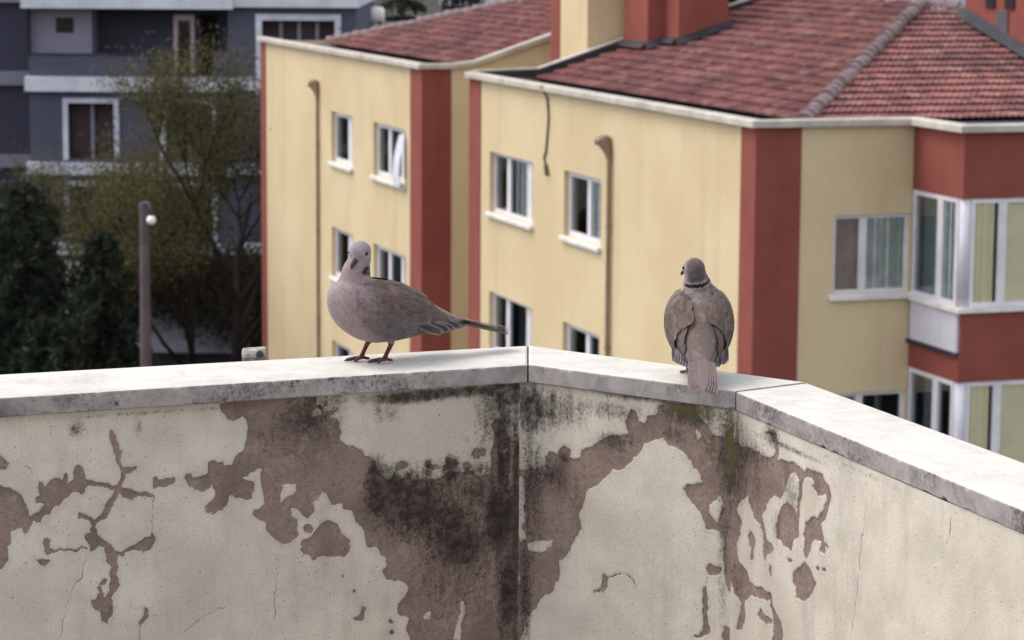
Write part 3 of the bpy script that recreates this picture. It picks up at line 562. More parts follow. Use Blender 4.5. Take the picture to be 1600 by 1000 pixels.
# coping: one marble slab per segment, mitred at the corners with an open joint
GAP = 0.0016
for i in range(3):
    f0, f1, b0, b1 = v2(fl[i]), v2(fl[i + 1]), v2(bl[i]), v2(bl[i + 1])
    d = (f1 - f0).normalized()
    if i > 0: f0 = f0 + d * GAP; b0 = b0 + d * GAP
    if i < 2: f1 = f1 - d * GAP; b1 = b1 - d * GAP
    dz = (0.0, 0.0006, -0.0005)[i]
    # long slab lofted in short steps so that its arrises can wander and chip
    L = (f1 - f0).length; n_ = int(L / .006); H_ = COP_T - .001
    rdc = random.Random(70 + i)
    chips = [(rdc.uniform(.02, .98) * L, rdc.uniform(.004, .013), rdc.uniform(.0012, .0042), rdc.random() < .7) for _ in range(int(L * 26))]
    vs = []; fs = []; K = 12
    for q_ in range(n_ + 1):
        t_ = q_ / n_
        fp_, bp_ = f0.lerp(f1, t_), b0.lerp(b1, t_)
        w_ = (bp_ - fp_); wl = w_.length; w_.normalize()
        s_ = t_ * L
        ct = sum(dp * max(0, 1 - ((s_ - c0) / r0) ** 2) for c0, r0, dp, top in chips if top)
        cb = sum(dp * max(0, 1 - ((s_ - c0) / r0) ** 2) for c0, r0, dp, top in chips if not top)
        e1 = .0022 + ct + .0006 * mnoise.noise(Vector((s_ * 60, i * 9, 0)))
        e2 = .0016 + cb
        yo = .0007 * mnoise.noise(Vector((s_ * 14, i * 7, 3))) + .0003 * mnoise.noise(Vector((s_ * 70, i * 7, 9)))
        zt = .0005 * mnoise.noise(Vector((s_ * 9, i * 5, 1)))
        prof = [(yo + e2, 0), (yo, e2), (yo, H_ * .5), (yo, H_ - e1), (yo + e1 * .35, H_ - e1 * .3), (yo + e1, H_), (wl * .3, H_ + zt), (wl * .7, H_ - zt), (wl - .003, H_), (wl - .0008, H_ - .0008), (wl, H_ - .003), (wl, 0)]
        for o_, h_ in prof:
            vs.append(Vector((fp_.x + w_.x * o_, fp_.y + w_.y * o_, WALL_TOP + .001 + h_ + dz)) - PO)
    for q_ in range(n_):
        for k_ in range(K):
            k2 = (k_ + 1) % K
            fs.append((q_ * K + k_, (q_ + 1) * K + k_, (q_ + 1) * K + k2, q_ * K + k2))
    fs.append(tuple(range(K))[::-1]); fs.append(tuple(n_ * K + k_ for k_ in range(K)))
    m = MB(); m.add(vs, [f[::-1] for f in fs])
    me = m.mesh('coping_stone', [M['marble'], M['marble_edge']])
    bm = bmesh.new(); bm.from_mesh(me); bmesh.ops.recalc_face_normals(bm, faces=bm.faces); bm.to_mesh(me); bm.free()
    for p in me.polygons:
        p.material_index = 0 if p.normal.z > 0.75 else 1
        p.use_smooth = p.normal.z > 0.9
    link('coping_stone', me, parapet)

# dark mortar down in the two open joints
for i in (1, 2):
    f_, b_ = v2(FRONT[i]), v2(BACK[i])
    w_ = (b_ - f_).normalized(); n_ = Vector((-w_.y, w_.x)) * .0035
    a_ = f_ + w_ * .0012; e_ = b_ - w_ * .0012
    m = MB()
    vs = [Vector((p.x, p.y, z)) - PO for z in (WALL_TOP + .001, COP_TOP - .0012) for p in (a_ - n_, a_ + n_, e_ + n_, e_ - n_)]
    m.add(vs, [(0, 1, 5, 4), (1, 2, 6, 5), (2, 3, 7, 6), (3, 0, 4, 7), (4, 5, 6, 7)])
    m.build('joint_mortar', M['bitumen'], parapet)

# terrace floor and the block underneath
m = MB()
fp = [(w.x, w.y) for w in wi2]
poly = [Vector((x, y, FLOOR_Z)) for x, y in fp] + [Vector((1.0, -6, FLOOR_Z)), Vector((-1.4, -6, FLOOR_Z))]
m.add(poly, [tuple(range(len(poly)))[::-1]])
tag(m.build('terrace_floor', M['terrace']), kind='structure')

# pipe clamp fixed behind the coping
cl = empty('pipe_clamp', (-0.437, 4.535, 15.698))
tag(cl, 'small pale metal pipe clamp with dark bolt poking up behind the coping', 'clamp')
m = MB()
m.tube([(-.021, 0, .083), (-.018, 0, .083), (.016, 0, .086), (.019, 0, .086)], [.0135, .0145, .0145, .0135], 16)
m.tube([(-.009, 0, .083), (-.005, 0, .0835)], .0155, 16)
mm = NT('galvanised_sleeve'); c_ = mm.mix(mm.ramp(mm.noise(120, 4), .4, .65), lin(158, 150, 140), lin(122, 115, 110))
m.build('sleeve', mm.fin(c_, 0.45, 0.5, 0.2), cl, smooth=False)
m = MB(); m.tube([(.010, -.0155, .090), (.010, -.021, .090)], [.0068, .006], 10); m.tube([(.010, -.021, .090), (.010, -.023, .090)], .0025, 8)
m.build('bolt', M['dark_metal'], cl)
m = MB(); m.box(-.004, .006, -.004, .02, -.12, .075)
m.build('bracket', M['dark_metal'], cl)

# ------------------------------------------------------------------ the yellow apartment blocks
# block frame: x runs along the short face, y along the long face away from the terrace
YAW = 0.3233
BORG = (3.798, 42.041, 0.0)
BYAW = YAW
EAVE = 13.50
STOREY = 2.86

def wall_panel(parent, mat, o, a, n, a0, a1, z0, z1, holes, depth=0.14, name='wall'):
    """flat wall in plan: origin o, unit axis a, outward normal n; holes = (a0,a1,z0,z1) with reveals"""
    o, a, n = Vector(o), Vector(a), Vector(n)
    P = lambda s, z, d=0.0: o + a * s + n * (-d) + Vector((0, 0, z))
    xs = sorted(set([a0, a1] + [min(max(h[i], a0), a1) for h in holes for i in (0, 1)]))
    zs = sorted(set([z0, z1] + [min(max(h[i], z0), z1) for h in holes for i in (2, 3)]))
    m = MB()
    flip = a.cross(Vector((0, 0, 1))).dot(n) < 0
    def quad(v):
        m.add(v, [(0, 1, 2, 3) if not flip else (3, 2, 1, 0)])
    for i in range(len(xs) - 1):
        for j in range(len(zs) - 1):
            cx, cz = (xs[i] + xs[i + 1]) / 2, (zs[j] + zs[j + 1]) / 2
            if any(h[0] < cx < h[1] and h[2] < cz < h[3] for h in holes): continue
            quad([P(xs[i], zs[j]), P(xs[i + 1], zs[j]), P(xs[i + 1], zs[j + 1]), P(xs[i], zs[j + 1])])
    for h in holes:
        l, r, b, t = h
        quad([P(l, b, depth), P(l, b), P(l, t), P(l, t, depth)][::-1])
        quad([P(r, b), P(r, b, depth), P(r, t, depth), P(r, t)][::-1])
        quad([P(l, b), P(l, b, depth), P(r, b, depth), P(r, b)])
        quad([P(l, t, depth), P(l, t), P(r, t), P(r, t, depth)])
    return m.build(name, mat, parent)

def window(parent, o, a, n, a0, a1, z0, z1, bars, rec=0.10, fw=0.075, sill=0.09, sill_ext=0.07, curtains=(), glass=None, room=True, mat=None):
    """window part: frame mesh with pane, sill and curtain children. bars = list of (left, right) solid uprights"""
    o, a, n = Vector(o), Vector(a), Vector(n)
    mat = mat or M['upvc']
    Z = Vector((0, 0, 1))
    def bx(m, s0, s1, b, t, d0, d1):
        m.obox(o + a * s0 - n * d1 + Z * b, a * (s1 - s0), n * (d1 - d0), Z * (t - b))
    f = MB()
    bx(f, a0, a0 + fw, z0, z1, rec, rec + .07); bx(f, a1 - fw, a1, z0, z1, rec, rec + .07)
    bx(f, a0 + fw, a1 - fw, z1 - fw, z1, rec, rec + .07); bx(f, a0 + fw, a1 - fw, z0, z0 + fw, rec, rec + .07)
    cuts = [a0 + fw]
    for l, r in bars:
        bx(f, l, r, z0 + fw, z1 - fw, rec + .003, rec + .067)
        cuts += [l, r]
    cuts.append(a1 - fw)
    fo = f.build('window', mat, parent)
    for i in range(0, len(cuts), 2):
        if cuts[i + 1] - cuts[i] < .02: continue
        p = MB(); bx(p, cuts[i] - .004, cuts[i + 1] + .004, z0 + fw - .004, z1 - fw + .004, rec + .03, rec + .04)
        p.build('pane', glass or M['glass'], fo)
    if sill:
        s = MB(); bx(s, a0 - sill_ext, a1 + sill_ext, z0 - sill, z0 - .004, -.09, rec - .003)
        me = s.mesh('sill', M['sill']); bevel_mesh(me, 0.012, 1)
        link('sill', me, fo)
    for l, r, cm, dep in curtains:
        c = MB(); k = 22; vs = []
        for i in range(k + 1):
            x = l + (r - l) * i / k
            d = rec + dep + .02 * math.sin(i * 1.9) + .012 * math.sin(i * .83)
            vs.append(o + a * x - n * d + Z * (z0 + .03)); vs.append(o + a * x - n * d + Z * (z1 - .03))
        c.add(vs, [(2 * i, 2 * i + 2, 2 * i + 3, 2 * i + 1) for i in range(k)])
        c.build('curtain', M[cm], fo, smooth=True)
    if room:
        r = MB()
        q = lambda s, z, d: o + a * s - n * d + Z * z
        A0, A1, D0, D1 = a0 - .4, a1 + .4, rec + .075, rec + 1.6
        vs = [q(s, z, d) for d in (D0, D1) for z in (z0 - .3, z1 + .2) for s in (A0, A1)]
        r.add(vs, [(4, 5, 7, 6), (0, 1, 5, 4), (2, 6, 7, 3), (0, 4, 6, 2), (1, 3, 7, 5)])
        r.build('room', M['room'], fo)
    return fo

def make_tile_mesh():
    """interlocking clay tile, x across, y up the slope, bottom edge proud"""
    Wd, Ln = 0.232, 0.43
    prof = [(0, .010), (.03, .046), (.06, .014), (.10, .008), (.14, .046), (.17, .014), (.205, .010), (.232, .022)]
    vs = []; fs = []
    for x, z in prof: vs.append((x, 0.0, z + .062))
    for x, z in prof: vs.append((x, Ln, z))
    for x, z in prof: vs.append((x, 0.0, z + .044))
    k = len(prof)
    for i in range(k - 1):
        fs.append((i, i + 1, k + i + 1, k + i))
        fs.append((2 * k + i, 2 * k + i + 1, i + 1, i))
    return vs, fs, Wd, Ln

TV, TF, TW, TL = make_tile_mesh()
EXPO = 0.365
def tile_roof(root, roof, planes, ncount, cam_local):
    """planes: (origin, along, up, inside(s,t), s0,s1,t0,t1). Nearest ncount tiles become objects, the rest one mesh"""
    spots = []
    for o, al, upv, inside, s0, s1, t0, t1 in planes:
        nrm = al.cross(upv).normalized()
        r = 0; t = t0
        while t < t1:
            s = s0 - (0.116 if r % 2 else 0)
            while s < s1:
                if inside(s + TW / 2, t + .15):
                    j = Vector((random.uniform(-.004, .004), random.uniform(-.008, .008), random.uniform(0, .006)))
                    p = o + al * (s + j.x) + upv * (t + j.y) + nrm * j.z
                    spots.append((p, al, upv, nrm))
                s += TW
            t += EXPO; r += 1
    vis = []
    for q in spots:
        d = (q[0] - cam_local).length
        vis.append((d, q))
    vis.sort(key=lambda e: e[0])
    base = bpy.data.meshes.new('roof_tile')
    base.from_pydata(TV, [], TF); base.materials.append(M['tile'])
    base.attributes.new('tint', 'FLOAT', 'POINT').data.foreach_set('value', np.zeros(len(TV), np.float32))
    for d, (p, al, upv, nrm) in vis[:ncount]:
        ob = link('roof_tile', base, roof)
        R = Matrix((al, upv, nrm)).transposed()
        ob.matrix_local = Matrix.Translation(p) @ R.to_4x4()
    m = MB(); tint = []
    for d, (p, al, upv, nrm) in vis[ncount:]:
        m.add([p + al * x + upv * y + nrm * z for x, y, z in TV], TF)
        tint += [random.random()] * len(TV)
    if m.v:
        me = m.mesh('roof_tiles', M['tile'])
        me.attributes.new('tint', 'FLOAT', 'POINT').data.foreach_set('value', np.array(tint, np.float32))
        tag(link('roof_tiles', me, roof), kind='stuff')

def hip_caps(roof, A, B, rad=0.14, step=0.30):
    A, B = Vector(A), Vector(B)
    d = (B - A); L = d.length; d.normalize()
    side = d.cross(Vector((0, 0, 1))).normalized(); upn = side.cross(d).normalized()
    m = MB(); k = 7; vs = []; fs = []
    for y, r, zo in ((0, rad * 1.08, .03), (.42, rad * .92, .0)):
        for i in range(k):
            t = math.pi * (i / (k - 1)) * 1.0
            vs.append((math.cos(t) * r, y, math.sin(t) * r * .9 + zo - .03))
    for i in range(k - 1): fs.append((i, k + i, k + i + 1, i + 1))
    fs.append(tuple(range(k)))
    m.add(vs, fs)
    me = m.mesh('ridge_tile', M['mortar'], smooth=False)
    n = int(L / step)
    for i in range(n):
        ob = link('ridge_tile', me, roof)
        R = Matrix((side, d, upn)).transposed()
        ob.matrix_local = Matrix.Translation(A + d * (i * step) + upn * random.uniform(-.01, .012)) @ R.to_4x4() @ Matrix.Rotation(random.uniform(-.07, .07), 4, 'Z') @ Matrix.Rotation(random.uniform(-.12, .12), 4, 'Y') @ Matrix.Diagonal((random.uniform(.85, 1.15), 1, random.uniform(.8, 1.2), 1))

def rim_path(parent, pts, name='roof_rim', h0=EAVE, h1=EAVE + .115, out=0.13, inn=0.10):
    """concrete roof rim following plan/height points (x,y,z_offset); outward is to the right of travel"""
    m = MB(); n = len(pts); L = []
    for i in range(n):
        p = Vector(pts[i][:2])
        d0 = (Vector(pts[i][:2]) - Vector(pts[i - 1][:2])).normalized() if i else None
        d1 = (Vector(pts[i + 1][:2]) - p).normalized() if i < n - 1 else None
        d0 = d0 or d1; d1 = d1 or d0
        n0, n1 = Vector((d0.y, -d0.x)), Vector((d1.y, -d1.x))
        b = (n0 + n1); b = b / (b.dot(n0)) if b.dot(n0) > .1 else n0
        z = pts[i][2]
        L.append([(p.x + b.x * out, p.y + b.y * out, h0 + z), (p.x + b.x * out, p.y + b.y * out, h1 + z - .02), (p.x + b.x * (out - .02), p.y + b.y * (out - .02), h1 + z), (p.x - b.x * inn, p.y - b.y * inn, h1 + z), (p.x - b.x * inn, p.y - b.y * inn, h0 + z)])
    vs = [v for l in L for v in l]; fs = []
    for i in range(n - 1):
        for k in range(5):
            k2 = (k + 1) % 5
            fs.append((i * 5 + k, (i + 1) * 5 + k, (i + 1) * 5 + k2, i * 5 + k2))
    fs.append((4, 3, 2, 1, 0)); fs.append(tuple((n - 1) * 5 + k for k in range(5)))
    m.add(vs, fs)
    return m.build(name, M['rim'], parent)

def downpipe(parent, y, ztop, tall=True):
    """brown downpipe with a hopper on the long face (x = 0, outward -x)"""
    m = MB()
    m.tube([(-.06, y, ztop - .25), (-.06, y, 0.1)], .042, 10)
    for z in np.arange(ztop - 1.6, 0.5, -2.2):
        m.tube([(-.06, y, z), (-.06, y, z + .07)], .053, 10)
    o = m.build('downpipe', M['pipe'], parent, smooth=False)
    h = MB()
    h.tube([(-.06, y, ztop - .36), (-.08, y + .03, ztop - .22), (-.13, y + .12, ztop - .04), (-.13, y + .14, ztop + .03)], [.045, .075, .14, .11], 12)
    h.build('hopper', M['pipe'], o)
    s = MB(); s.tube([(-.05, y + .30, ztop - .06), (-.2, y + .36, ztop - .09)], .055, 10)
    s.build('spout', M['dark_metal'], o)
    return o

CAMW = Vector((0, 0, CAM_Z))
def to_local(p, org, yaw):
    return Matrix.Rotation(-yaw, 3, 'Z') @ (Vector(p) - Vector(org))

Y_, X_ = Vector((0, 1, 0)), Vector((1, 0, 0))
NLONG = Vector((-1, 0, 0)); NSHORT = Vector((0, -1, 0))
K1, K2, IN = 0.31, 0.254, 1.5
RIDGE_X = 7.0; RIDGE_Z = EAVE + K1 * (RIDGE_X - IN)
XR = 2 * RIDGE_X
HIP_Y = IN + (RIDGE_Z - EAVE) / K2

# ---- near block
nb = empty('apartment_block', BORG, BYAW)
tag(nb, 'nearer yellow apartment block with red bay windows and red tiled hip roof', 'building')
LB = 14.77
rows = [(10.84 - STOREY * k, 12.07 - STOREY * k) for k in range(4)]
h1 = [(10.74, 13.44, a, b) for a, b in rows]; h2 = [(6.94, 8.93, a, b) for a, b in rows]
wall_panel(nb, M['yellow'], (0, 0, 0), Y_, NLONG, 0, LB, 0, EAVE, h1 + h2)
for r_i, (a, b) in enumerate(rows):
    window(nb, (0, 0, 0), Y_, NLONG, 10.74, 13.44, a, b, [(12.41, 12.62), (11.08, 11.36)], curtains=[(11.3, 12.1, 'curtain', .05), (12.15, 12.4, 'curtain', .07), (10.76, 11.1, 'curtain', .06)] if r_i == 0 else [(11.3, 12.0, 'curtain', .08), (10.76, 11.1, 'curtain', .08)])
    window(nb, (0, 0, 0), Y_, NLONG, 6.94, 8.93, a, b, [(7.74, 7.92)], fw=.10, curtains=[(6.96, 7.76, 'curtain', .05)] if r_i == 0 else [(6.96, 7.5, 'curtain', .08)])
SV = 2.72
sh = [(1.36, 2.69, a - .02, b + .01) for a, b in rows]
wall_panel(nb, M['yellow'], (0, 0, 0), X_, NSHORT, 0, SV, 0, EAVE, sh)
for r_i, (a, b) in enumerate(rows):
    window(nb, (0, 0, 0), X_, NSHORT, 1.36, 2.69, a - .02, b + .01, [(1.83, 1.96)], sill=.10, fw=.06, rec=.06,
           curtains=[(1.38, 1.85, 'pink_curtain', .1), (1.94, 2.66, 'curtain', .05)] if r_i == 0 else [(1.38, 1.85, 'pink_curtain', .1)])
# far end and far side walls
wall_panel(nb, M['yellow'], (0, LB, 0), X_, Vector((0, 1, 0)), 0, XR, 0, EAVE, [])
wall_panel(nb, M['yellow'], (XR, 0, 0), Y_, Vector((1, 0, 0)), -1.7, LB, 0, EAVE, [])
# red corner pilasters, slightly proud
m = MB(); m.box(-.02, -.001, -.02, .57, 0, EAVE); m.box(-.001, .76, -.02, -.001, 0, EAVE)
m.build('corner_pilaster', M['red'], nb)
m = MB(); m.box(-.02, -.001, 14.03, LB + .02, 0, EAVE); m.box(-.001, .6, LB + .001, LB + .02, 0, EAVE)
m.build('corner_pilaster', M['red'], nb)
# bay: projects 1.70 m from the short face, x from 2.72 on
BX0, BX1, BY = SV, 9.6, -1.70
for k in range(4):
    dz = -STOREY * k
    top = EAVE if k == 0 else 10.735 + dz + STOREY - .10
    # red band above the glazing
    m = MB(); m.box(BX0, BX1, BY, -.003, 12.47 + dz, (EAVE if k == 0 else 10.04 + dz + STOREY) )
    m.build('bay_band', M['red'], nb)
    # front spandrel
    m = MB(); m.box(BX0 + .04, BX1, BY, BY + .15, 10.042 + dz, 10.70 + dz)
    m.build('bay_spandrel', M['red'], nb)
    # pale panel on the side, dark drip line beneath
    m = MB(); m.box(BX0 - .012, BX0 + .035, BY + .07, -.04, 10.07 + dz, 10.69 + dz)
    p_ = m.build('side_panel', M['panel'], nb)
    m = MB(); m.box(BX0 - .05, BX0 + .05, BY + .03, .03, 10.00 + dz, 10.065 + dz)
    m.build('drip_edge', M['bitumen'], p_)
    m = MB(); m.box(BX0 - .07, BX1, BY - .08, BY + .2, 10.705 + dz, 10.775 + dz); m.box(BX0 - .07, BX0 + .2, BY + .2, -.003, 10.705 + dz, 10.775 + dz)
    m.build('sill_ledge', M['sill'], nb)
    # side glazing then front glazing, and the white corner post
    zb, zt = 10.78 + dz, 12.465 + dz
    window(nb, (BX0, 0, 0), Y_, NLONG, BY + .16, -.004, zb, zt, [(-1.02, -.84)], rec=.01, fw=.075, sill=0, room=False,
           curtains=[(-.84, -.30, 'curtain', .08), (BY + .16, -1.0, 'curtain', .05)] if k == 0 else [(-.84, -.45, 'curtain', .08), (BY + .16, -1.25, 'curtain', .10)])
    m = MB(); m.tube([(BX0 + .10, BY + .10, zb - .003), (BX0 + .10, BY + .10, zt + .003)], .09, 12)
    m.build('corner_post', M['panel'], nb, smooth=True)
    window(nb, (0, BY, 0), X_, NSHORT, BX0 + .16, BX1, zb, zt, [(3.36, 3.50), (4.4, 4.54), (5.4, 5.54), (6.5, 6.64)], rec=.02, fw=.07, sill=0, room=False, glass=M['clear_glass'],
           curtains=[(BX0 + .2, 3.30, 'cream_blind', .06), (3.52, BX1, 'cream_blind', .06)])
    m = MB(); m.box(BX0 + .3, BX1 - .3, BY + .9, BY + .95, zb, zt); m.box(BX0 + .1, BX1, BY + .1, -.01, zb - .06, zb - .02)
    m.build('room', M['room'], nb)
wall_panel(nb, M['yellow'], (BX1, 0, 0), X_, NSHORT, 0, XR - BX1, 0, EAVE, [])

# roof: rim, flat gutter strip, deck, tiles
roof = MB()
Z0 = EAVE
cx, cy = RIDGE_X, HIP_Y
XR = 2 * RIDGE_X
roof.add([(0, 0, Z0 - .10), (XR, 0, Z0 - .10), (XR, LB, Z0 - .10), (0, LB, Z0 - .10)], [(0, 1, 2, 3)])
roof.add([(BX0, BY, Z0 + .02), (BX1, BY, Z0 + .02), (BX1, .1, Z0 + .02), (BX0, .1, Z0 + .02)], [(0, 1, 2, 3)])
v_ = [(IN, IN, Z0 - .08), (XR - IN, IN, Z0 - .08), (RIDGE_X, HIP_Y, RIDGE_Z - .08), (IN, LB - .1, Z0 - .08), (XR - IN, LB - .1, Z0 - .08), (RIDGE_X, LB - .1, RIDGE_Z - .08)]
roof.add(v_, [(0, 1, 2), (0, 2, 5, 3), (1, 4, 5, 2)])
rf = roof.build('roof', M['bitumen'], nb)
cl_ = to_local(CAMW, BORG, BYAW)
upL = Vector((1, 0, K1)).normalized(); sL = math.sqrt(1 + K1 * K1)
upH = Vector((0, 1, K2)).normalized(); sH = math.sqrt(1 + K2 * K2)
def in_long(s, t):
    y = LB - .15 - s; x = IN + t / sL
    return y > IN + (x - IN) * K1 / K2 + .05 and x < RIDGE_X and y < LB - .15
def in_hip(s, t):
    x = IN + s; y = IN + t / sH
    w = (y - IN) * K2 / K1
    return x > IN + w + .05 and x < XR - IN - w - .05
planes = [(Vector((IN, IN, Z0 - .05)), X_, upH, in_hip, 0, XR - 2 * IN, -.1, (HIP_Y - IN) * sH),
          (Vector((IN, LB - .15, Z0 - .05)), -Y_, upL, in_long, 0, LB - IN, -.1, (RIDGE_X - IN) * sL)]
tile_roof(nb, rf, planes, 300, cl_)
hip_caps(rf, (IN - .05, IN - .05, Z0 - .02), (RIDGE_X, HIP_Y, RIDGE_Z + .02))
hip_caps(rf, (XR - IN, IN, Z0 - .02), (RIDGE_X, HIP_Y, RIDGE_Z + .02))
hip_caps(rf, (RIDGE_X, HIP_Y, RIDGE_Z), (RIDGE_X, LB, RIDGE_Z))
rim_path(nb, [(XR, BY, 0), (BX0, BY, 0), (BX0, 0, 0), (0, 0, 0), (0, LB, 0)][::-1])
# far gable parapet, dark bitumen on its inner side
pp = [(0, 13.64), (1.47, 13.68), (3.46, 14.32), (RIDGE_X, RIDGE_Z + .12), (XR, 13.3)]
m = MB()
for i in range(len(pp) - 1):
    (xa, za), (xb, zb) = pp[i], pp[i + 1]
    vs = [(xa, LB - .10, Z0), (xb, LB - .10, Z0), (xb, LB + .12, Z0), (xa, LB + .12, Z0), (xa, LB - .10, za), (xb, LB - .10, zb), (xb, LB + .12, zb), (xa, LB + .12, za)]
    m.add(vs, [(4, 5, 6, 7), (0, 1, 5, 4), (2, 3, 7, 6)])
pa = m.build('gable_parapet', M['rim'], nb)
m = MB()
for i in range(len(pp) - 2):
    (xa, za), (xb, zb) = pp[i], pp[i + 1]
    m.add([(xa, LB - .13, Z0), (xb, LB - .13, Z0), (xb, LB - .13, zb - .035), (xa, LB - .13, za - .035), (xb, LB - .101, zb - .02), (xa, LB - .101, za - .02)], [(0, 1, 2, 3), (3, 2, 4, 5)])
m.build('flashing', M['bitumen'], pa)
# red rooftop blocks with dark flashing at their feet, yellow stair tower behind
def zr(x): return Z0 + K1 * (x - IN)
m = MB(); m.box(3.33, 3.71, 13.25, LB - .14, 13.6, 17.2); m.box(3.71, 4.80, 12.50, LB - .14, 13.6, 17.2)
st = m.build('rooftop_block', M['red'], nb)
m = MB()
def flash(x0, y0, x1, y1, nx, ny):
    za, zb = zr(x0), zr(x1)
    for (h, o_) in ((.20, .03),):
        m.add([(x0 + nx * .16, y0 + ny * .16, za + .075), (x1 + nx * .16, y1 + ny * .16, zb + .075), (x1 + nx * o_, y1 + ny * o_, zb + h), (x0 + nx * o_, y0 + ny * o_, za + h), (x0, y0, za + h), (x1, y1, zb + h)], [(0, 1, 2, 3), (3, 2, 5, 4)])
flash(3.33, LB - .14, 3.33, 13.25, -1, 0); flash(3.25, 13.25, 3.71, 13.25, 0, -1); flash(3.71, 13.25, 3.71, 12.50, -1, 0); flash(3.63, 12.50, 4.84, 12.50, 0, -1)
m.build('flashing', M['bitumen'], st)
m = MB(); m.box(2.66, 5.6, 15.02, 16.72, 0, 17.2)
tw = m.build('stair_tower', M['yellow'], nb)
m = MB(); m.box(2.645, 3.2, 16.73, 17.3, 0, 17.2); m.build('tower_pilaster', M['red'], tw)
# red-brown roof turret at the right
m = MB(); m.box(7.22, 9.9, 4.1, 6.9, 13.6, 16.6)
tu = m.build('roof_turret', M['red'], nb)
m = MB(); m.box(7.19, 7.22, 5.22, 5.66, 13.9, 15.12); m.build('grey_strip', M['concrete'], tu)
for a in (5.0, 5.72):
    m = MB(); m.box(7.185, 7.22, a, a + .34, 15.16, 15.75); m.build('vent_opening', M['void'], tu)
m = MB()
def zh(y): return Z0 + K2 * (y - IN)
m.add([(7.06, 4.0, zh(4.0) + .10), (7.06, 6.95, zh(6.95) + .10), (7.195, 6.95, zh(6.95) + .27), (7.195, 4.0, zh(4.0) + .27)], [(0, 1, 2, 3)])
m.add([(7.06, 3.98, zh(3.98) + .10), (9.9, 3.98, zh(3.98) + .10), (9.9, 4.09, zh(4.09) + .27), (7.19, 4.09, zh(4.09) + .27)], [(0, 1, 2, 3)])
m.build('flashing', M['bitumen'], tu)
downpipe(nb, 6.38, 12.85)
m = MB(); m.tube([(-.14, 9.86, 13.6), (-.03, 9.84, 13.35), (-.02, 9.78, 13.0), (-.02, 9.86, 12.6), (-.02, 9.92, 12.35), (-.025, 10.02, 12.2), (-.03, 9.85, 12.02), (-.03, 9.80, 11.92)], .022, 6)
m.tube([(-.03, 9.88, 12.08), (-.03, 9.80, 11.90)], .05, 6)
m.build('hanging_cable', M['cable'], nb)

# ---- far block, in line behind
AORG_Y = 18.25
fb_loc = Vector(BORG) + Matrix.Rotation(BYAW, 3, 'Z') @ Vector((0, AORG_Y, 0))
fb = empty('apartment_block', fb_loc, BYAW)
tag(fb, 'farther yellow apartment block with one red corner, beside the slate grey building', 'building')
LA = 15.4
q1 = [(5.86, 7.88, a - .02, b) for a, b in rows]; q2 = [(1.30, 4.0, a - .02, b) for a, b in rows]
wall_panel(fb, M['yellow'], (0, 0, 0), Y_, NLONG, 0, LA, 0, EAVE, q1 + q2)
for r_i, (a, b) in enumerate(rows):
    window(fb, (0, 0, 0), Y_, NLONG, 5.86, 7.88, a - .02, b, [(6.28, 6.64)], fw=.11, sill=.10, curtains=[(5.9, 6.3, 'curtain', .08)])
    window(fb, (0, 0, 0), Y_, NLONG, 1.30, 4.0, a - .02, b, [(2.85, 3.06), (1.78, 2.0)], fw=.11, sill=.10, curtains=[(1.95, 2.85, 'curtain', .08), (1.35, 1.8, 'curtain', .08)])
wall_panel(fb, M['yellow'], (0, 0, 0), X_, NSHORT, 0, XR, 0, EAVE, [])
wall_panel(fb, M['yellow'], (0, LA, 0), X_, Vector((0, 1, 0)), 0, XR, 0, EAVE, [])
m = MB(); m.box(-.02, -.001, -.02, .89, 0, EAVE); m.box(-.001, .66, -.02, -.001, 0, EAVE)
m.build('corner_pilaster', M['red'], fb)
m = MB(); m.box(-.02, -.001, LA - .55, LA + .02, 0, EAVE); m.build('corner_pilaster', M['red'], fb)
roofa = MB()
HA = LA - HIP_Y
roofa.add([(0, 0, Z0 - .10), (XR, 0, Z0 - .10), (XR, LA, Z0 - .10), (0, LA, Z0 - .10)], [(0, 1, 2, 3)])
roofa.add([(IN, .1, Z0 - .06), (RIDGE_X, .1, RIDGE_Z - .06), (RIDGE_X, HA, RIDGE_Z - .06), (IN, LA - IN, Z0 - .06), (XR - IN, LA - IN, Z0 - .06), (XR - IN, .1, Z0 - .06)], [(0, 1, 2, 3), (3, 2, 4), (1, 5, 4, 2)])
ra = roofa.build('roof', M['bitumen'], fb)
def in_la(s, t):
    y = LA - s; x = IN + t / sL
    return .12 < y < LA - (IN + (x - IN) * K1 / K2) - .05 and x < RIDGE_X
tile_roof(fb, ra, [(Vector((IN, LA, Z0 - .03)), -Y_, upL, in_la, 0, LA, -.1, (RIDGE_X - IN) * sL)], 300, to_local(CAMW, fb_loc, BYAW))
hip_caps(ra, (IN, LA - IN, Z0 + .03), (RIDGE_X, HA, RIDGE_Z + .06))
hip_caps(ra, (RIDGE_X, .1, RIDGE_Z + .04), (RIDGE_X, HA, RIDGE_Z + .04))
rim_path(fb, [(0, LA, 0), (0, 0, 0), (.7, 0, 0), (1.2, 0, .06), (RIDGE_X, 0, .06 + .33 * (RIDGE_X - 1.2)), ][::1])
m = MB(); m.add([(.7, -.001, EAVE - .01), (1.2, -.001, EAVE - .01), (RIDGE_X, -.001, EAVE - .01), (RIDGE_X, -.001, EAVE + .07 + .33 * (RIDGE_X - 1.2)), (1.2, -.001, EAVE + .07), (.7, -.001, EAVE + .01)], [(0, 1, 2, 3, 4, 5)])
m.build('gable_wall', M['yellow'], fb)
downpipe(fb, 9.05, 12.72)
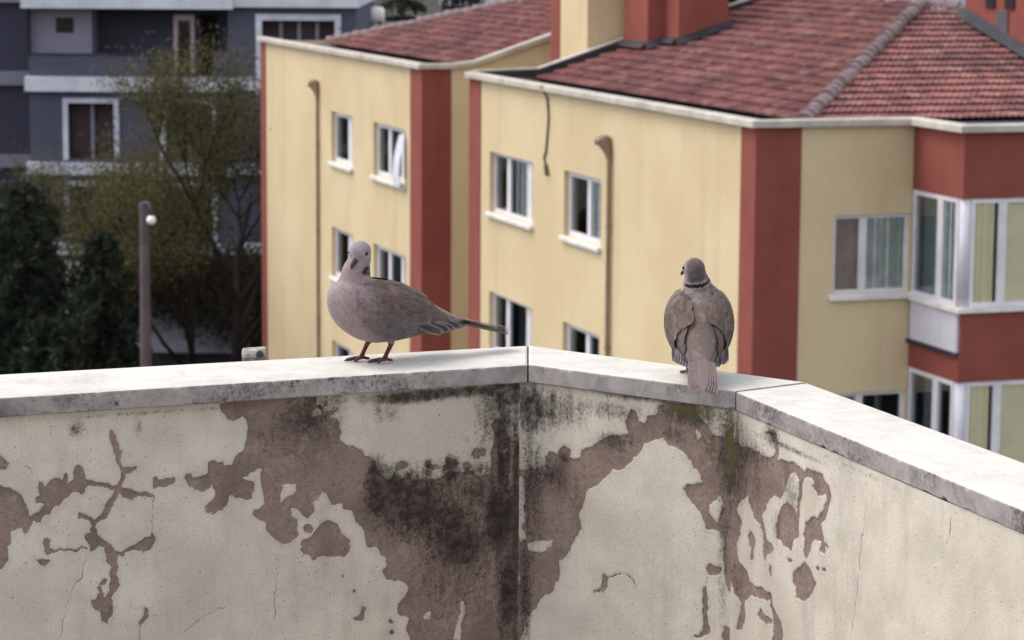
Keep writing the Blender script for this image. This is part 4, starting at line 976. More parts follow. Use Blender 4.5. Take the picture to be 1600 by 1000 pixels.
# cloth hanging out of a far-block window
m = MB(); vs = []; fs = []
for j in range(11):
    z = 11.95 - j * .118
    for i in range(9):
        w = .30 + .022 * j
        vs.append((-.05 - .10 * math.sin(j / 10 * 2.2) - .03 * math.sin(i * 1.7 + j * .2), 1.22 + w * i / 4 * .62, z))
for j in range(10):
    for i in range(8):
        fs.append((j * 9 + i, j * 9 + i + 1, (j + 1) * 9 + i + 1, (j + 1) * 9 + i))
m.add([tuple(Matrix.Rotation(BYAW, 3, 'Z') @ Vector(v)) for v in vs], fs)
o = m.build('curtain', M['white_cloth'], None, smooth=True, loc=fb_loc)
tag(o, 'white curtain billowing out of an upper window of the farther yellow block', 'curtain')

# ------------------------------------------------------------------ slate grey building at the left
GO = Vector((-10.8, 91.0, 0))
gb = empty('grey_building', GO)
_m = MB(); _m.box(-5.4, 5.4, 2.3, 2.5, .1, 13.8); _m.build('inner_wall', M['void'], gb)
tag(gb, 'slate grey building with white floor bands behind the budding tree', 'building')
def gx(x): return x - GO.x
FZ = [(11.57, 13.86), (8.68, 11.08), (5.94, 8.27), (3.0, 5.57), (0.0, 2.7)]
N_ = Vector((0, -1, 0))
# top storey: loggia from x -16.3 to -9.6, then wall with wide framed opening
wall_panel(gb, M['slate'], (0, 0, 0), X_, N_, gx(-9.6), gx(-5.3), 11.57, 13.95, [(gx(-8.45), gx(-5.98), 12.35, 13.52)], depth=.5)
wall_panel(gb, M['slate_dark'], (0, 1.7, 0), X_, N_, gx(-16.3), gx(-9.6), 11.57, 13.95, [(gx(-11.5), gx(-10.98), 11.6, 13.45), (gx(-10.75), gx(-10.1), 11.6, 13.6)], depth=.3)
wall_panel(gb, M['slate'], (gx(-9.6), 0, 0), Y_, Vector((-1, 0, 0)), 0, 1.7, 11.57, 13.95, [])
m = MB(); m.box(gx(-16.28), gx(-14.22), .35, 1.69, 11.6, 13.93)
lb = m.build('lilac_bay', M['lilac'], gb)
m = MB(); m.box(gx(-15.42), gx(-14.83), .33, .35, 13.02, 13.52); m.build('square_window', M['void'], lb)
m = MB(); m.box(gx(-16.3), gx(-12.3), -.02, .14, 11.57, 12.28)
pr = m.build('balcony_parapet', M['slate'], gb)
m = MB(); m.box(gx(-16.32), gx(-12.28), -.05, .17, 12.283, 12.34); m.build('parapet_cap', M['bitumen'], pr)
m = MB(); m.box(gx(-10.1), gx(-9.32), -.04, .12, 11.57, 12.40); m.build('balcony_parapet', M['slate'], gb)
m = MB()
for a in (-11.62, -11.05): m.box(gx(a), gx(a + .14), 1.62, 1.70, 11.6, 13.6)
m.box(gx(-11.48), gx(-11.05), 1.62, 1.70, 13.42, 13.6)
dr = m.build('door', M['door_pink'], gb)
m = MB(); m.box(gx(-11.48), gx(-11.05), 1.67, 1.69, 11.6, 13.42); m.build('pane', M['glass'], dr)
def frame(x0, x1, z0, z1, w, name='window', inside=None, nb_=1):
    f = MB()
    f.box(gx(x0), gx(x0 + w), -.07, .05, z0, z1); f.box(gx(x1 - w), gx(x1), -.07, .05, z0, z1)
    f.box(gx(x0 + w), gx(x1 - w), -.07, .05, z1 - w, z1)
    o = f.build(name, M['white_trim'], gb)
    r = MB(); r.box(gx(x0 + w), gx(x1 - w), .48, .52, z0, z1 - w)
    r.build('recess', inside or M['void'], o)
    for i in range(nb_):
        xx = x0 + w + (x1 - x0 - 2 * w) * (i + 1) / (nb_ + 1)
        r = MB(); r.box(gx(xx - .06), gx(xx + .06), .3, .36, z0, z1 - w); r.build('mullion', M['lilac'], o)
    return o
frame(-8.66, -5.8, 12.35, 13.70, .21, inside=M['brown_inside'], nb_=3)
m = MB(); m.box(gx(-8.66), gx(-8.46), -.075, .0, 11.0, 12.35); m.build('white_strip', M['white_trim'], gb)
# lower storeys
wins = [(-15.18, -13.29), (-11.9, -10.0), (-8.4, -6.4)]
for k, (z0, z1) in enumerate(FZ[1:]):
    hs = [(gx(a + .15), gx(b - .15), z0 + .1, z1 - .38) for a, b in wins]
    wall_panel(gb, M['slate'], (0, 0, 0), X_, N_, gx(-16.3), gx(-5.3), z0, z1, hs, depth=.45)
    for a, b in wins:
        frame(a, b, z0 + .08, z1 - .23, .17, inside=M['void'] if k else M['brown_inside'])
wall_panel(gb, M['slate'], (gx(-5.3), 0, 0), Y_, Vector((1, 0, 0)), 0, 12, 0, 14.0, [])
# white bands and roof slab
for z0, z1 in ((11.08, 11.57), (8.27, 8.68), (5.57, 5.94), (2.7, 3.0)):
    m = MB(); m.box(gx(-16.4), gx(-9.38), -.34, .5, z0, z1); m.build('floor_band', M['white_trim'], gb)
    m = MB(); m.box(gx(-9.375), gx(-5.25), -.20, .5, z0 + .04, z1 + .03); m.build('floor_band', M['white_trim'], gb)
m = MB(); m.box(gx(-16.45), gx(-9.38), -.5, 12, 13.86, 14.5); m.build('roof_slab', M['white_trim'], gb)
m = MB(); m.box(gx(-9.375), gx(-5.2), -.38, 12, 13.93, 14.5); m.build('roof_slab', M['white_trim'], gb)
# recessed left wing
wall_panel(gb, M['slate_dark'], (0, 2.2, 0), X_, N_, gx(-26), gx(-16.3), 0, 14.0, [])
wall_panel(gb, M['slate_dark'], (gx(-16.3), 0, 0), Y_, Vector((-1, 0, 0)), 0, 2.2, 0, 14.0, [])
for z0, z1 in ((13.98, 14.6), (11.15, 11.62), (8.32, 8.75), (5.6, 5.98)):
    m = MB(); m.box(gx(-26), gx(-16.42), 1.9, 2.6, z0, z1); m.build('floor_band', M['lilac'], gb)

# ------------------------------------------------------------------ things around it
# low annex with grey sheet roof
an = empty('low_annex', (-9.7, 82, 0))
tag(an, 'low grey roofed annex between the lamp post and the tree trunks', 'annex')
m = MB(); m.box(-1.6, 1.6, -1.4, 2.0, 0, 4.0); m.build('wall', M['dusk_wall'], an)
for i in range(8):
    m = MB(); x = -1.75 + i * .4375
    vs = [(x, -1.75, 3.85), (x + .43, -1.75, 3.85), (x + .43, 1.9, 4.95), (x, 1.9, 4.95)]
    m.add(vs + [(a, b, c + .05) for a, b, c in vs], [(3, 2, 1, 0), (4, 5, 6, 7), (0, 1, 5, 4), (1, 2, 6, 5), (2, 3, 7, 6), (3, 0, 4, 7)])
    m.build('roof_sheet', M['grey_roof'], an)
# concrete lamp post with white globe
lp = empty('lamp_post', (-9.06, 66, 0))
tag(lp, 'grey concrete lamp post with white globe among the dark conifers', 'lamp post')
m = MB(); m.tube([(0, 0, 0), (0, 0, 5), (0, 0, 9.7)], [.19, .15, .11], 12)
m.tube([(0, 0, 9.7), (0, 0, 9.85)], [.125, .10], 12); m.build('pole', M['concrete'], lp)
m = MB(); m.tube([(0, -.02, 9.72), (.05, -.1, 9.86), (.16, -.2, 9.84), (.21, -.25, 9.70), (.21, -.25, 9.56)], .035, 8)
m.build('arm', M['dark_metal'], lp, smooth=True)
m = MB(); m.tube([(0, -.05, 8.95), (.16, -.1, 8.95)], .03, 6); m.build('bracket', M['dark_metal'], lp)
m = MB(); m.ball((.21, -.25, 9.44), .115, 20, 14); m.build('globe', M['globe'], lp, smooth=True)
m = MB(); m.tube([(.21, -.25, 9.53), (.21, -.25, 9.60)], .05, 10); m.build('globe_collar', M['dark_metal'], lp)
# dark house and white tank beyond the far block, pale building further off
dh = empty('dark_house', (-3.0, 100, 0))
tag(dh, 'dark flat roofed house glimpsed between grey building and red roof', 'house')
m = MB(); m.box(-2.6, 6, 0, 8, 0, 12.75); m.build('wall', M['dusk_wall'], dh)
m = MB(); m.box(-2.7, 6.1, -.12, 8.1, 12.753, 12.90); m.build('roof_slab', M['bitumen'], dh)
tk = empty('water_tank', (-5.2, 101, 12.9))
tag(tk, 'white rounded water tank beside the corner of the grey building', 'water tank')
m = MB(); m.tube([(-.40, 0, .48), (-.34, 0, .48), (.30, 0, .48), (.38, 0, .48)], [.2, .31, .31, .2], 20); m.build('drum', M['tank'], tk, smooth=True)
m = MB(); m.box(-.28, -.2, -.2, .2, 0, .25); m.box(.18, .26, -.2, .2, 0, .25); m.build('cradle', M['dark_metal'], tk)
m = MB(); m.tube([(.2, 0, .75), (.45, 0, 1.1), (.42, 0, 1.5)], .03, 6); m.build('feed_pipe', M['concrete'], tk)
fa = empty('far_building', (2, 135, 0))
tag(fa, 'pale far building showing just above the left red tiled roof', 'building')
m = MB(); m.box(-5.6, 9, 0, 10, 0, 13.4); m.build('wall', M['slate_dark'], fa)
m = MB(); m.box(-5.7, 9.1, -.2, 10, 12.85, 14.6); m.build('parapet', M['far_wall'], fa)
wh = empty('white_house', (14.2, 78, 0))
tag(wh, 'white house wall glimpsed above the hip roof beside the turret', 'house')
m = MB(); m.box(-1.85, 6, 0, 8, 0, 18); m.build('wall', M['far_wall'], wh)
m = MB(); m.box(-2.0, 6.1, -.15, 8.1, 18.0, 18.3); m.build('roof_slab', M['white_trim'], wh)

# ------------------------------------------------------------------ trees
def leaves_mesh(name, mat, P, size, rs, up_bias=0.0, aspect=0.55):
    """one small folded leaf-clump face per point"""
    n = len(P)
    d = rs.normal(size=(n, 3)); d[:, 2] += up_bias; d /= np.linalg.norm(d, axis=1)[:, None]
    e = np.cross(d, rs.normal(size=(n, 3))); e /= np.linalg.norm(e, axis=1)[:, None]
    s = (size * rs.uniform(.6, 1.35, n))[:, None]
    w = e * s * aspect
    v = np.stack([P - d * s * .5, P + w * .5 - d * s * .05, P + d * s * .5, P - w * .5 - d * s * .05], 1).reshape(-1, 3)
    me = bpy.data.meshes.new(name)
    me.vertices.add(n * 4); me.vertices.foreach_set('co', v.ravel())
    me.loops.add(n * 4); me.loops.foreach_set('vertex_index', np.arange(n * 4, dtype=np.int32))
    me.polygons.add(n); me.polygons.foreach_set('loop_start', np.arange(0, n * 4, 4, dtype=np.int32))
    me.update(calc_edges=True)
    me.attributes.new('tint', 'FLOAT', 'POINT').data.foreach_set('value', np.repeat(rs.rand(n), 4).astype(np.float32))
    me.materials.append(mat)
    return me

def broad_tree(name, base, height, spread, crown_lo, label, group, leafmat, nleaf, leaf, seed, lean=(0, 0), forks=3, bare=0.0, cat='tree', twig=0.35, rise=1.0):
    rd = random.Random(seed); rs = np.random.RandomState(seed)
    root = empty(name, base)
    tag(root, label, cat, group)
    m = MB(); tips = []
    def grow(p, d, L, r, lev):
        k = 4; pts = [p]; q = p.copy(); dd = d.copy()
        for i in range(k):
            dd = (dd + Vector((rd.uniform(-.2, .2), rd.uniform(-.2, .2), rd.uniform(-.02, .16) * rise))).normalized()
            q = q + dd * L / k
            pts.append(q.copy())
            if lev >= 2: tips.append((q.copy(), lev))
        m.tube(pts, [r * (1 - .5 * i / k) for i in range(k + 1)], 6 if lev < 2 else 4, cap=lev < 2)
        if lev < 4:
            for c in range(3 if lev else forks):
                j = rd.randint(2, k) if lev else k - (c % 2)
                a = rd.uniform(0, 2 * math.pi); t = rd.uniform(.35, .8)
                side = dd.orthogonal().normalized(); side = Matrix.Rotation(a, 3, dd) @ side
                nd = (dd * math.cos(t) + side * math.sin(t) * spread).normalized()
                grow(pts[j], nd, L * rd.uniform(.58, .78), r * .55, lev + 1)
    L0 = height * .34
    grow(Vector((0, 0, 0)), Vector((lean[0], lean[1], 1)).normalized(), L0, height * .011, 0)
    # normalise the height
    zmax = max(v[2] for v in m.v); f = height / zmax
    m.v = [(v[0] * f, v[1] * f, v[2] * f) for v in m.v]
    m.build('trunk', M['bark'], root)
    T = np.array([list(t[0] * f) for t in tips if t[1] >= 3 and t[0].z * f > crown_lo])
    T = T[rs.rand(len(T)) > bare]
    P = T[rs.randint(0, len(T), nleaf)] + rs.normal(size=(nleaf, 3)) * twig
    o = link('crown', leaves_mesh('crown', leafmat, P, leaf, rs), root)
    return root

def conifer(base, height, rad, label, seed, dens=1.0, group=None, droop=.35):
    rd = random.Random(seed); rs = np.random.RandomState(seed)
    root = empty('conifer_tree', base); tag(root, label, 'tree', group)
    m = MB(); m.tube([(0, 0, 0), (0.05, 0, height * .5), (0, 0, height)], [height * .022, height * .014, .02], 8)
    P = []
    z = height * .12
    while z < height * .98:
        f = 1 - (z / height)
        R = rad * (.18 + .95 * f ** .75) * rd.uniform(.8, 1.15)
        nb_ = 6 + int(4 * f)
        a0 = rd.uniform(0, 6.28)
        for b in range(nb_):
            a = a0 + 6.283 * b / nb_ + rd.uniform(-.25, .25)
            L = R * rd.uniform(.7, 1.15)
            pts = []
            for i in range(6):
                t = i / 5
                pts.append(Vector((math.cos(a) * L * t, math.sin(a) * L * t, z + L * (.22 * t - droop * 1.6 * t * t) )))
            m.tube(pts, [.035 * (1 - .8 * i / 5) for i in range(6)], 4, cap=False)
            k = int(95 * L * dens)
            for _ in range(k):
                t = rd.random() ** .7
                i = min(int(t * 5), 4); q = pts[i].lerp(pts[i + 1], t * 5 - i)
                sp = L * .30 * (1.1 - t * .6)
                P.append((q.x + rd.gauss(0, sp * .5), q.y + rd.gauss(0, sp * .5), q.z - abs(rd.gauss(0, .16)) + .05))
        z += height * .045
    m.build('trunk', M['bark'], root)
    o = link('crown', leaves_mesh('crown', M['needle'], np.array(P), .24, rs, up_bias=-.5, aspect=.34), root)
    return root

broad_tree('budding_tree', (-8.0, 76, 0), 13.3, 1.0, 4.6, 'tall tree with sparse yellow green buds in front of the grey building', None, M['bud'], 56000, .095, 5, lean=(-.08, 0), forks=5, twig=.36)
broad_tree('budding_tree', (-9.3, 79, 0), 10.6, 1.0, 4.0, 'slighter olive budding tree behind the lamp post globe', None, M['bud'], 34000, .09, 11, lean=(.02, 0), forks=4, twig=.30)
broad_tree('budding_tree', (-12.3, 81, 0), 10.3, 1.0, 4.5, 'thin budding tree crossing the white framed middle window', None, M['bud'], 20000, .085, 23, lean=(-.05, 0), forks=4, twig=.3)
broad_tree('bare_tree', (-15.8, 80, 0), 10.0, 1.1, 4.0, 'nearly bare dark tree at the left edge of the photo', None, M['dull_leaf'], 4000, .08, 31, forks=4, twig=.3)
broad_tree('bushy_tree', (-8.2, 83.5, 0), 6.9, 1.2, 2.5, 'dense dull olive bush in front of the lowest pale band', None, M['dull_leaf'], 26000, .14, 41, forks=6, twig=.55, cat='bush')
broad_tree('bushy_tree', (-10.6, 84.5, 0), 6.6, 1.2, 2.5, 'dark bush directly behind the concrete lamp post', None, M['dull_leaf'], 26000, .14, 43, forks=6, twig=.55, cat='bush')
conifer((-12.9, 71, 0), 10.0, 2.7, 'broad dark conifer at the left edge, left of the lamp post', 3, 1.3)
conifer((-10.55, 69, 0), 8.9, 2.2, 'dark drooping conifer just left of the lamp post', 8, 1.3)
conifer((-14.6, 74, 0), 9.2, 2.5, 'dark conifer partly cut off by the left edge of the photo', 14, 1.2)
conifer((-11.6, 66.5, 0), 7.0, 2.1, 'low dark conifer rising just above the coping at far left', 19, 1.3)
conifer((-16.4, 72, 0), 8.6, 2.4, 'dark conifer outside the left edge, only its branches in view', 51, 1.2)
conifer((-13.6, 67, 0), 6.9, 2.2, 'dark conifer low in the left corner above the coping', 53, 1.4)
conifer((-6.6, 79, 0), 6.0, 1.6, 'dark conifer squeezed beside the corner of the farther yellow block', 29, 1.3)
conifer((-4.6, 112, 0), 15.4, 3.0, 'dark evergreen left of centre showing above the far red roof', 37, 1.0)
conifer((-2.2, 116, 0), 14.8, 3.0, 'dark evergreen beside the pale far building above the far red roof', 39, 1.0)

# ------------------------------------------------------------------ the two doves
TX = np.array([-.190, -.165, -.135, -.105, -.075, -.040, 0, .030, .055, .070, .079, .084])
TZ = np.array([.0570, .0610, .0660, .071, .077, .082, .085, .090, .097, .102, .105, .106])
TH = np.array([.002, .0075, .0165, .027, .0385, .049, .0540, .0515, .0435, .033, .020, .002])
TWd = np.array([.006, .0140, .0215, .029, .039, .048, .0520, .0515, .0450, .035, .021, .002])
_k = np.linspace(0, 1, 10)
def _cub(xs, ys, x):
    """smooth interpolation through the stations"""
    y = np.interp(x, xs, ys)
    e = .004
    return (np.interp(x - e, xs, ys) + 2 * y + np.interp(x + e, xs, ys)) / 4
def torso(x, th, off=0.0):
    x = np.clip(x, -.190, .084)
    h = _cub(TX, TH, x) + off; w = _cub(TX, TWd, x) + off; z = _cub(TX, TZ, x)
    return np.array([x, w * math.cos(th), z + h * math.sin(th)])

def bird_mat():
    t = NT('dove_plumage')
    a = t.attr('col')
    n = t.noise(900, 3, 0.7)
    n2 = t.noise(160, 4, 0.65)
    n3 = t.noise(60, 3, 0.6)
    c = t.mix(t.math('MULTIPLY', t.ramp(n, .45, .75), .25), a.outputs['Color'], (.05, .04, .04, 1))
    c = t.mix(t.math('MULTIPLY', t.ramp(n2, .48, .7), .42), c, lin(78, 66, 66))
    c = t.mix(t.math('MULTIPLY', t.ramp(n3, .5, .3), .16), c, lin(200, 184, 180))
    t.bump(t.math('ADD', n, t.math('MULTIPLY', n2, 1.5)), .5, .0012)
    t.b.inputs['Sheen Weight'].default_value = 0.15
    t.b.inputs['Sheen Roughness'].default_value = 0.5
    return t.fin(c, .82, .15)
M['plumage'] = bird_mat()
def feather_mat():
    t = NT('dove_feather')
    a = t.attr('col')
    n = t.noise(300, 4, 0.65)
    c = t.mix(t.math('MULTIPLY', t.ramp(n, .45, .75), .30), a.outputs['Color'], (.05, .04, .04, 1))
    n2 = t.noise(45, 4, 0.65)
    c = t.mix(t.math('MULTIPLY', t.ramp(n2, .5, .7), .45), c, lin(70, 58, 56))
    n3 = t.noise(28, 4, 0.6)
    c = t.mix(t.math('MULTIPLY', t.ramp(n3, .54, .7), .35), c, lin(134, 108, 90))
    t.bump(n, .45, .001)
    return t.fin(c, .8, .15)
M['feather'] = feather_mat()
M['bill'] = mat_mottled('dove_bill', lin(44, 39, 43), lin(36, 32, 36), 200, .5, .4, 400, .1, .0005)
_t = NT('dove_eye'); M['eye'] = _t.fin(lin(26, 12, 12), .08, .6)

C_BREAST = np.array(lin(138, 121, 122)[:3]); C_HEAD = np.array(lin(140, 127, 133)[:3]); C_BELLY = np.array(lin(126, 113, 115)[:3])
C_BACK = np.array(lin(95, 82, 76)[:3]); C_LEG = np.array(lin(84, 40, 44)[:3]); C_BLACK = np.array(lin(20, 18, 20)[:3])
C_GREYV = np.array(lin(104, 101, 110)[:3]); C_FLIGHT = np.array(lin(66, 58, 62)[:3]); C_EDGE = np.array(lin(146, 134, 132)[:3])
C_TAIL = np.array(lin(112, 100, 98)[:3]); C_PALE = np.array(lin(176, 164, 162)[:3])

class FM:
    """feather collector with colours"""
    def __init__(s): s.v = []; s.f = []; s.c = []
    def grid(s, pts, cols, nu, nv):
        k = len(s.v)
        s.v += [tuple(p) for p in pts]; s.c += [tuple(c) for c in cols]
        for i in range(nu - 1):
            for j in range(nv - 1):
                s.f.append((k + i * nv + j, k + (i + 1) * nv + j, k + (i + 1) * nv + j + 1, k + i * nv + j + 1))
    def build(s, name, parent, mat, xf):
        me = bpy.data.meshes.new(name)
        me.from_pydata([tuple(xf @ Vector(p)) for p in s.v], [], s.f)
        a = me.attributes.new('col', 'FLOAT_COLOR', 'POINT')
        a.data.foreach_set('color', np.array([[c[0], c[1], c[2], 1] for c in s.c], np.float32).ravel())
        me.materials.append(mat)
        me.polygons.foreach_set('use_smooth', [True] * len(me.polygons))
        return link(name, me, parent)

def wprof(t):
    """feather half-width along its length, rounded tip"""
    return min(1.0, .45 + 1.6 * t) * (1 - max(0, (t - .62) / .38) ** 2.4) ** .5 if t < 1 else 0.0

def covert(fm, x0, th0, L, wd, off0, lift, dth, base, edge, side, nu=7, nv=5):
    pts = []; cols = []
    for i in range(nu):
        t = i / (nu - 1)
        x = x0 - L * t
        w_ = wprof(min(t, .985)) * wd / 2
        for j in range(nv):
            b = (j / (nv - 1)) * 2 - 1
            rad = max(.02, float(_cub(TX, TH, np.clip(x, -.19, .084))))
            th = th0 + dth * t + b * w_ / rad
            o = off0 + lift * t + .0011 * (1 - b * b) * math.sin(math.pi * min(1, t + .1))
            p = torso(x, th, o)
            if x < -.190: p[0] = x
            pts.append((p[0], p[1] * side, p[2]))
            k = max(abs(b) ** 3, max(0, (t - .72) / .28)) * .75
            cols.append(base * (1 - k) + edge * k)
    fm.grid(pts, cols, nu, nv)

def long_feather(fm, p0, p1, wd, nrm, base, edge, sag=0.0, camber=.12, nu=9, nv=5, ek=.8):
    p0, p1, nrm = Vector(p0), Vector(p1), Vector(nrm).normalized()
    d = (p1 - p0); L = d.length; d.normalize()
    s = d.cross(nrm).normalized(); n2 = s.cross(d).normalized()
    pts = []; cols = []
    for i in range(nu):
        t = i / (nu - 1)
        w_ = wprof(min(t, .985)) * wd / 2
        for j in range(nv):
            b = (j / (nv - 1)) * 2 - 1
            p = p0 + d * L * t + s * b * w_ + n2 * ((1 - b * b) * wd * camber - sag * t * t)
            pts.append(p)
            k = max(abs(b) ** 4, max(0, (t - .88) / .12)) * ek
            cols.append(base * (1 - k) + edge * k)
    fm.grid(pts, cols, nu, nv)

def make_dove(label, loc, yaw, pitch, head_yaw, head_pitch, head_off, feet_yaw=0.0, seed=1, tail_drop=0.0, wing_spread=0.0, head_up=0.0, collar_w=.0055, collar_a=1.8, nape=0.0, scale=1.0):
    rd = random.Random(seed)
    root = empty('collared_dove', loc, yaw)
    tag(root, label, 'dove', 'doves standing on the coping')
    root.scale = (scale,) * 3
    hip = Vector((0, 0, .062))
    # pose of trunk: pitch about the hip, nose up positive
    Rp = Matrix.Translation(hip) @ Matrix.Rotation(-pitch, 4, 'Y') @ Matrix.Translation(-hip)
    m = MB()
    # trunk
    NX, NT_ = 44, 36
    vs = []; fs = []
    for i in range(NX):
        x = -.188 + (.0838 + .188) * (i / (NX - 1))
        for j in range(NT_):
            p = torso(x, 2 * math.pi * j / NT_)
            vs.append(Rp @ Vector(p))
    for i in range(NX - 1):
        for j in range(NT_):
            j2 = (j + 1) % NT_
            fs.append((i * NT_ + j, i * NT_ + j2, (i + 1) * NT_ + j2, (i + 1) * NT_ + j))
    fs.append(tuple(range(NT_))); fs.append(tuple((NX - 1) * NT_ + j for j in range(NT_))[::-1])
    m.add(vs, fs)
    # neck and head
    hc = Vector((.027 + head_off[0], head_off[1], .1865 + head_up))
    nb0 = Rp @ Vector((.026, 0, .100)); nb1 = Rp @ Vector((.034, 0, .124))
    n2 = nb1.lerp(hc, .42) + Vector((.004, 0, 0)); n3 = nb1.lerp(hc, .78)
    cv = []
    P4 = [nb0, nb1, n2, n3, hc]; R4 = [.047, .0365, .0240, .0187, .0174]
    for i in range(len(P4) - 1):
        a = P4[max(i - 1, 0)]; b = P4[i]; c = P4[i + 1]; d = P4[min(i + 2, 4)]
        for k in range(6):
            t = k / 6
            cv.append((.5 * ((2 * b) + (c - a) * t + (2 * a - 5 * b + 4 * c - d) * t * t + (3 * b - a - 3 * c + d) * t ** 3), R4[i] + (R4[i + 1] - R4[i]) * (t * t * (3 - 2 * t))))
    cv.append((hc, R4[-1]))
    m.tube([c[0] for c in cv], [c[1] for c in cv], 24)
    Rh = Matrix.Rotation(head_yaw, 3, 'Z') @ Matrix.Rotation(-head_pitch, 3, 'Y')
    m.ball(hc + Rh @ Vector((.001, 0, .0005)), .0186, 28, 18, (1.08, .96, .98), Rh)
    m.ball(hc + Rh @ Vector((.0105, 0, -.0025)), .0118, 22, 14, (1.15, .85, .82), Rh)
    # legs and toes
    for sgn in (-1, 1):
        foot = Vector((.004 + (-.013 if sgn > 0 else .012), sgn * .017, 0))
        knee = Rp @ Vector((-.020, sgn * .022, .050))
        hock = Vector((foot.x - .016, sgn * .018, .030))
        ank = foot + Vector((-.002, 0, .0045))
        m.tube([knee + Vector((0, 0, .012)), knee, knee.lerp(hock, .6), hock], [.016, .014, .0085, .0048], 14)
        m.tube([hock + Vector((0, 0, .004)), hock, hock.lerp(ank, .5), ank], [.0046, .0044, .0038, .0040], 10)
        Rf = Matrix.Rotation(feet_yaw, 3, 'Z')
        for ang, L in ((0, .029), (.62, .023), (-.62, .024), (math.pi, .016)):
            dr = Rf @ Vector((math.cos(ang), math.sin(ang), 0))
            m.tube([ank, ank + dr * L * .3 + Vector((0, 0, .0005)), ank + dr * L * .62 - Vector((0, 0, .0012)), ank + dr * L * .9 - Vector((0, 0, .0022)), ank + dr * L * 1.12 - Vector((0, 0, .0034))], [.0035, .0031, .0029, .0025, .0008], 8)
    tmp = m.build('body_raw', M['plumage'], None)
    md = tmp.modifiers.new('r', 'REMESH'); md.mode = 'VOXEL'; md.voxel_size = .00125; md.use_smooth_shade = True
    ms = tmp.modifiers.new('s', 'SMOOTH'); ms.factor = .5; ms.iterations = 5
    dg = bpy.context.evaluated_depsgraph_get()
    me = bpy.data.meshes.new_from_object(tmp.evaluated_get(dg))
    bpy.data.objects.remove(tmp)
    me.name = 'body'
    n = len(me.vertices)
    co = np.empty(n * 3); me.vertices.foreach_get('co', co); co = co.reshape(-1, 3)
    Ri = np.array(Rp.inverted()); q = co @ Ri[:3, :3].T + Ri[:3, 3]
    tx = np.clip(q[:, 0], -.19, .084)
    el = (q[:, 1] / _cub(TX, TWd, tx)) ** 2 + ((q[:, 2] - _cub(TX, TZ, tx)) / _cub(TX, TH, tx)) ** 2
    th = np.arctan2(q[:, 2] - _cub(TX, TZ, tx), np.abs(q[:, 1]) + 1e-6)
    cc = np.tile(C_BREAST, (n, 1))
    def blend(mask, c):
        nonlocal cc
        k = np.clip(mask, 0, 1)[:, None]
        cc = cc * (1 - k) + c * k
    blend(smooth(.035, -.01, q[:, 0]) * smooth(.2, -.6, th), C_BELLY)
    blend(smooth(.030, -.01, q[:, 0]) * smooth(-.5, .1, th), C_BACK)
    hz = np.array(hc)
    zrel = co[:, 2] - hz[2]
    blend(smooth(-.03, -.008, zrel), C_HEAD)
    bk = smooth(.004, -.006, (co - hz) @ np.array(Rh @ Vector((1, 0, 0)))) * smooth(-.05, -.03, zrel)
    blend(bk * nape, C_BACK * .72)
    # slaty nape of the neck seen from behind, black half collar
    nk = np.array(n2); ax = np.array(hc - nb1); ax /= np.linalg.norm(ax)
    rel = co - np.array(n2.lerp(n3, .30))
    along = rel @ ax
    nhead = np.array((Matrix.Rotation(head_yaw * .35, 3, 'Z') @ Vector((-1, 0, 0))))
    rp = rel - along[:, None] * ax
    ang = np.arccos(np.clip((rp @ nhead) / (np.linalg.norm(rp, axis=1) + 1e-9), -1, 1))
    collar = smooth(collar_w, collar_w * .7, np.abs(along + .0015 * np.cos(ang * 2) + .0012 * np.sin(co[:, 0] * 900) * np.cos(co[:, 1] * 700))) * smooth(collar_a, collar_a - .4, ang + 40 * np.abs(along)) * (zrel > -.06)
    blend(smooth(.0075, .0045, np.abs(along)) * smooth(1.8, 1.6, ang) * .5 * (zrel > -.06), C_PALE)
    blend(collar, C_BLACK)
    leg = (co[:, 2] < .031) & (el > 1.12)
    blend(leg.astype(float), C_LEG)
    at = me.attributes.new('col', 'FLOAT_COLOR', 'POINT')
    at.data.foreach_set('color', np.concatenate([cc, np.ones((n, 1))], 1).astype(np.float32).ravel())
    if not me.materials: me.materials.append(M['plumage'])
    me.polygons.foreach_set('use_smooth', [True] * len(me.polygons))
    link('body', me, root)
    # eyes and bill
    for sgn in (-1, 1):
        e = MB(); e.ball(hc + Rh @ Vector((.0075, sgn * .0160, .0028)), .0034, 14, 10); e.build('eye', M['eye'], root, smooth=True)
    b = MB()
    bp = [(.0180, -.003, .0062), (.0235, -.0034, .0050), (.0295, -.0042, .0040), (.0345, -.0060, .0030), (.0380, -.0098, .0010)]
    b.tube([hc + Rh @ Vector((x, 0, z)) for x, z, r in bp], [r for x, z, r in bp], 10)
    b.build('bill', M['bill'], root, smooth=True)
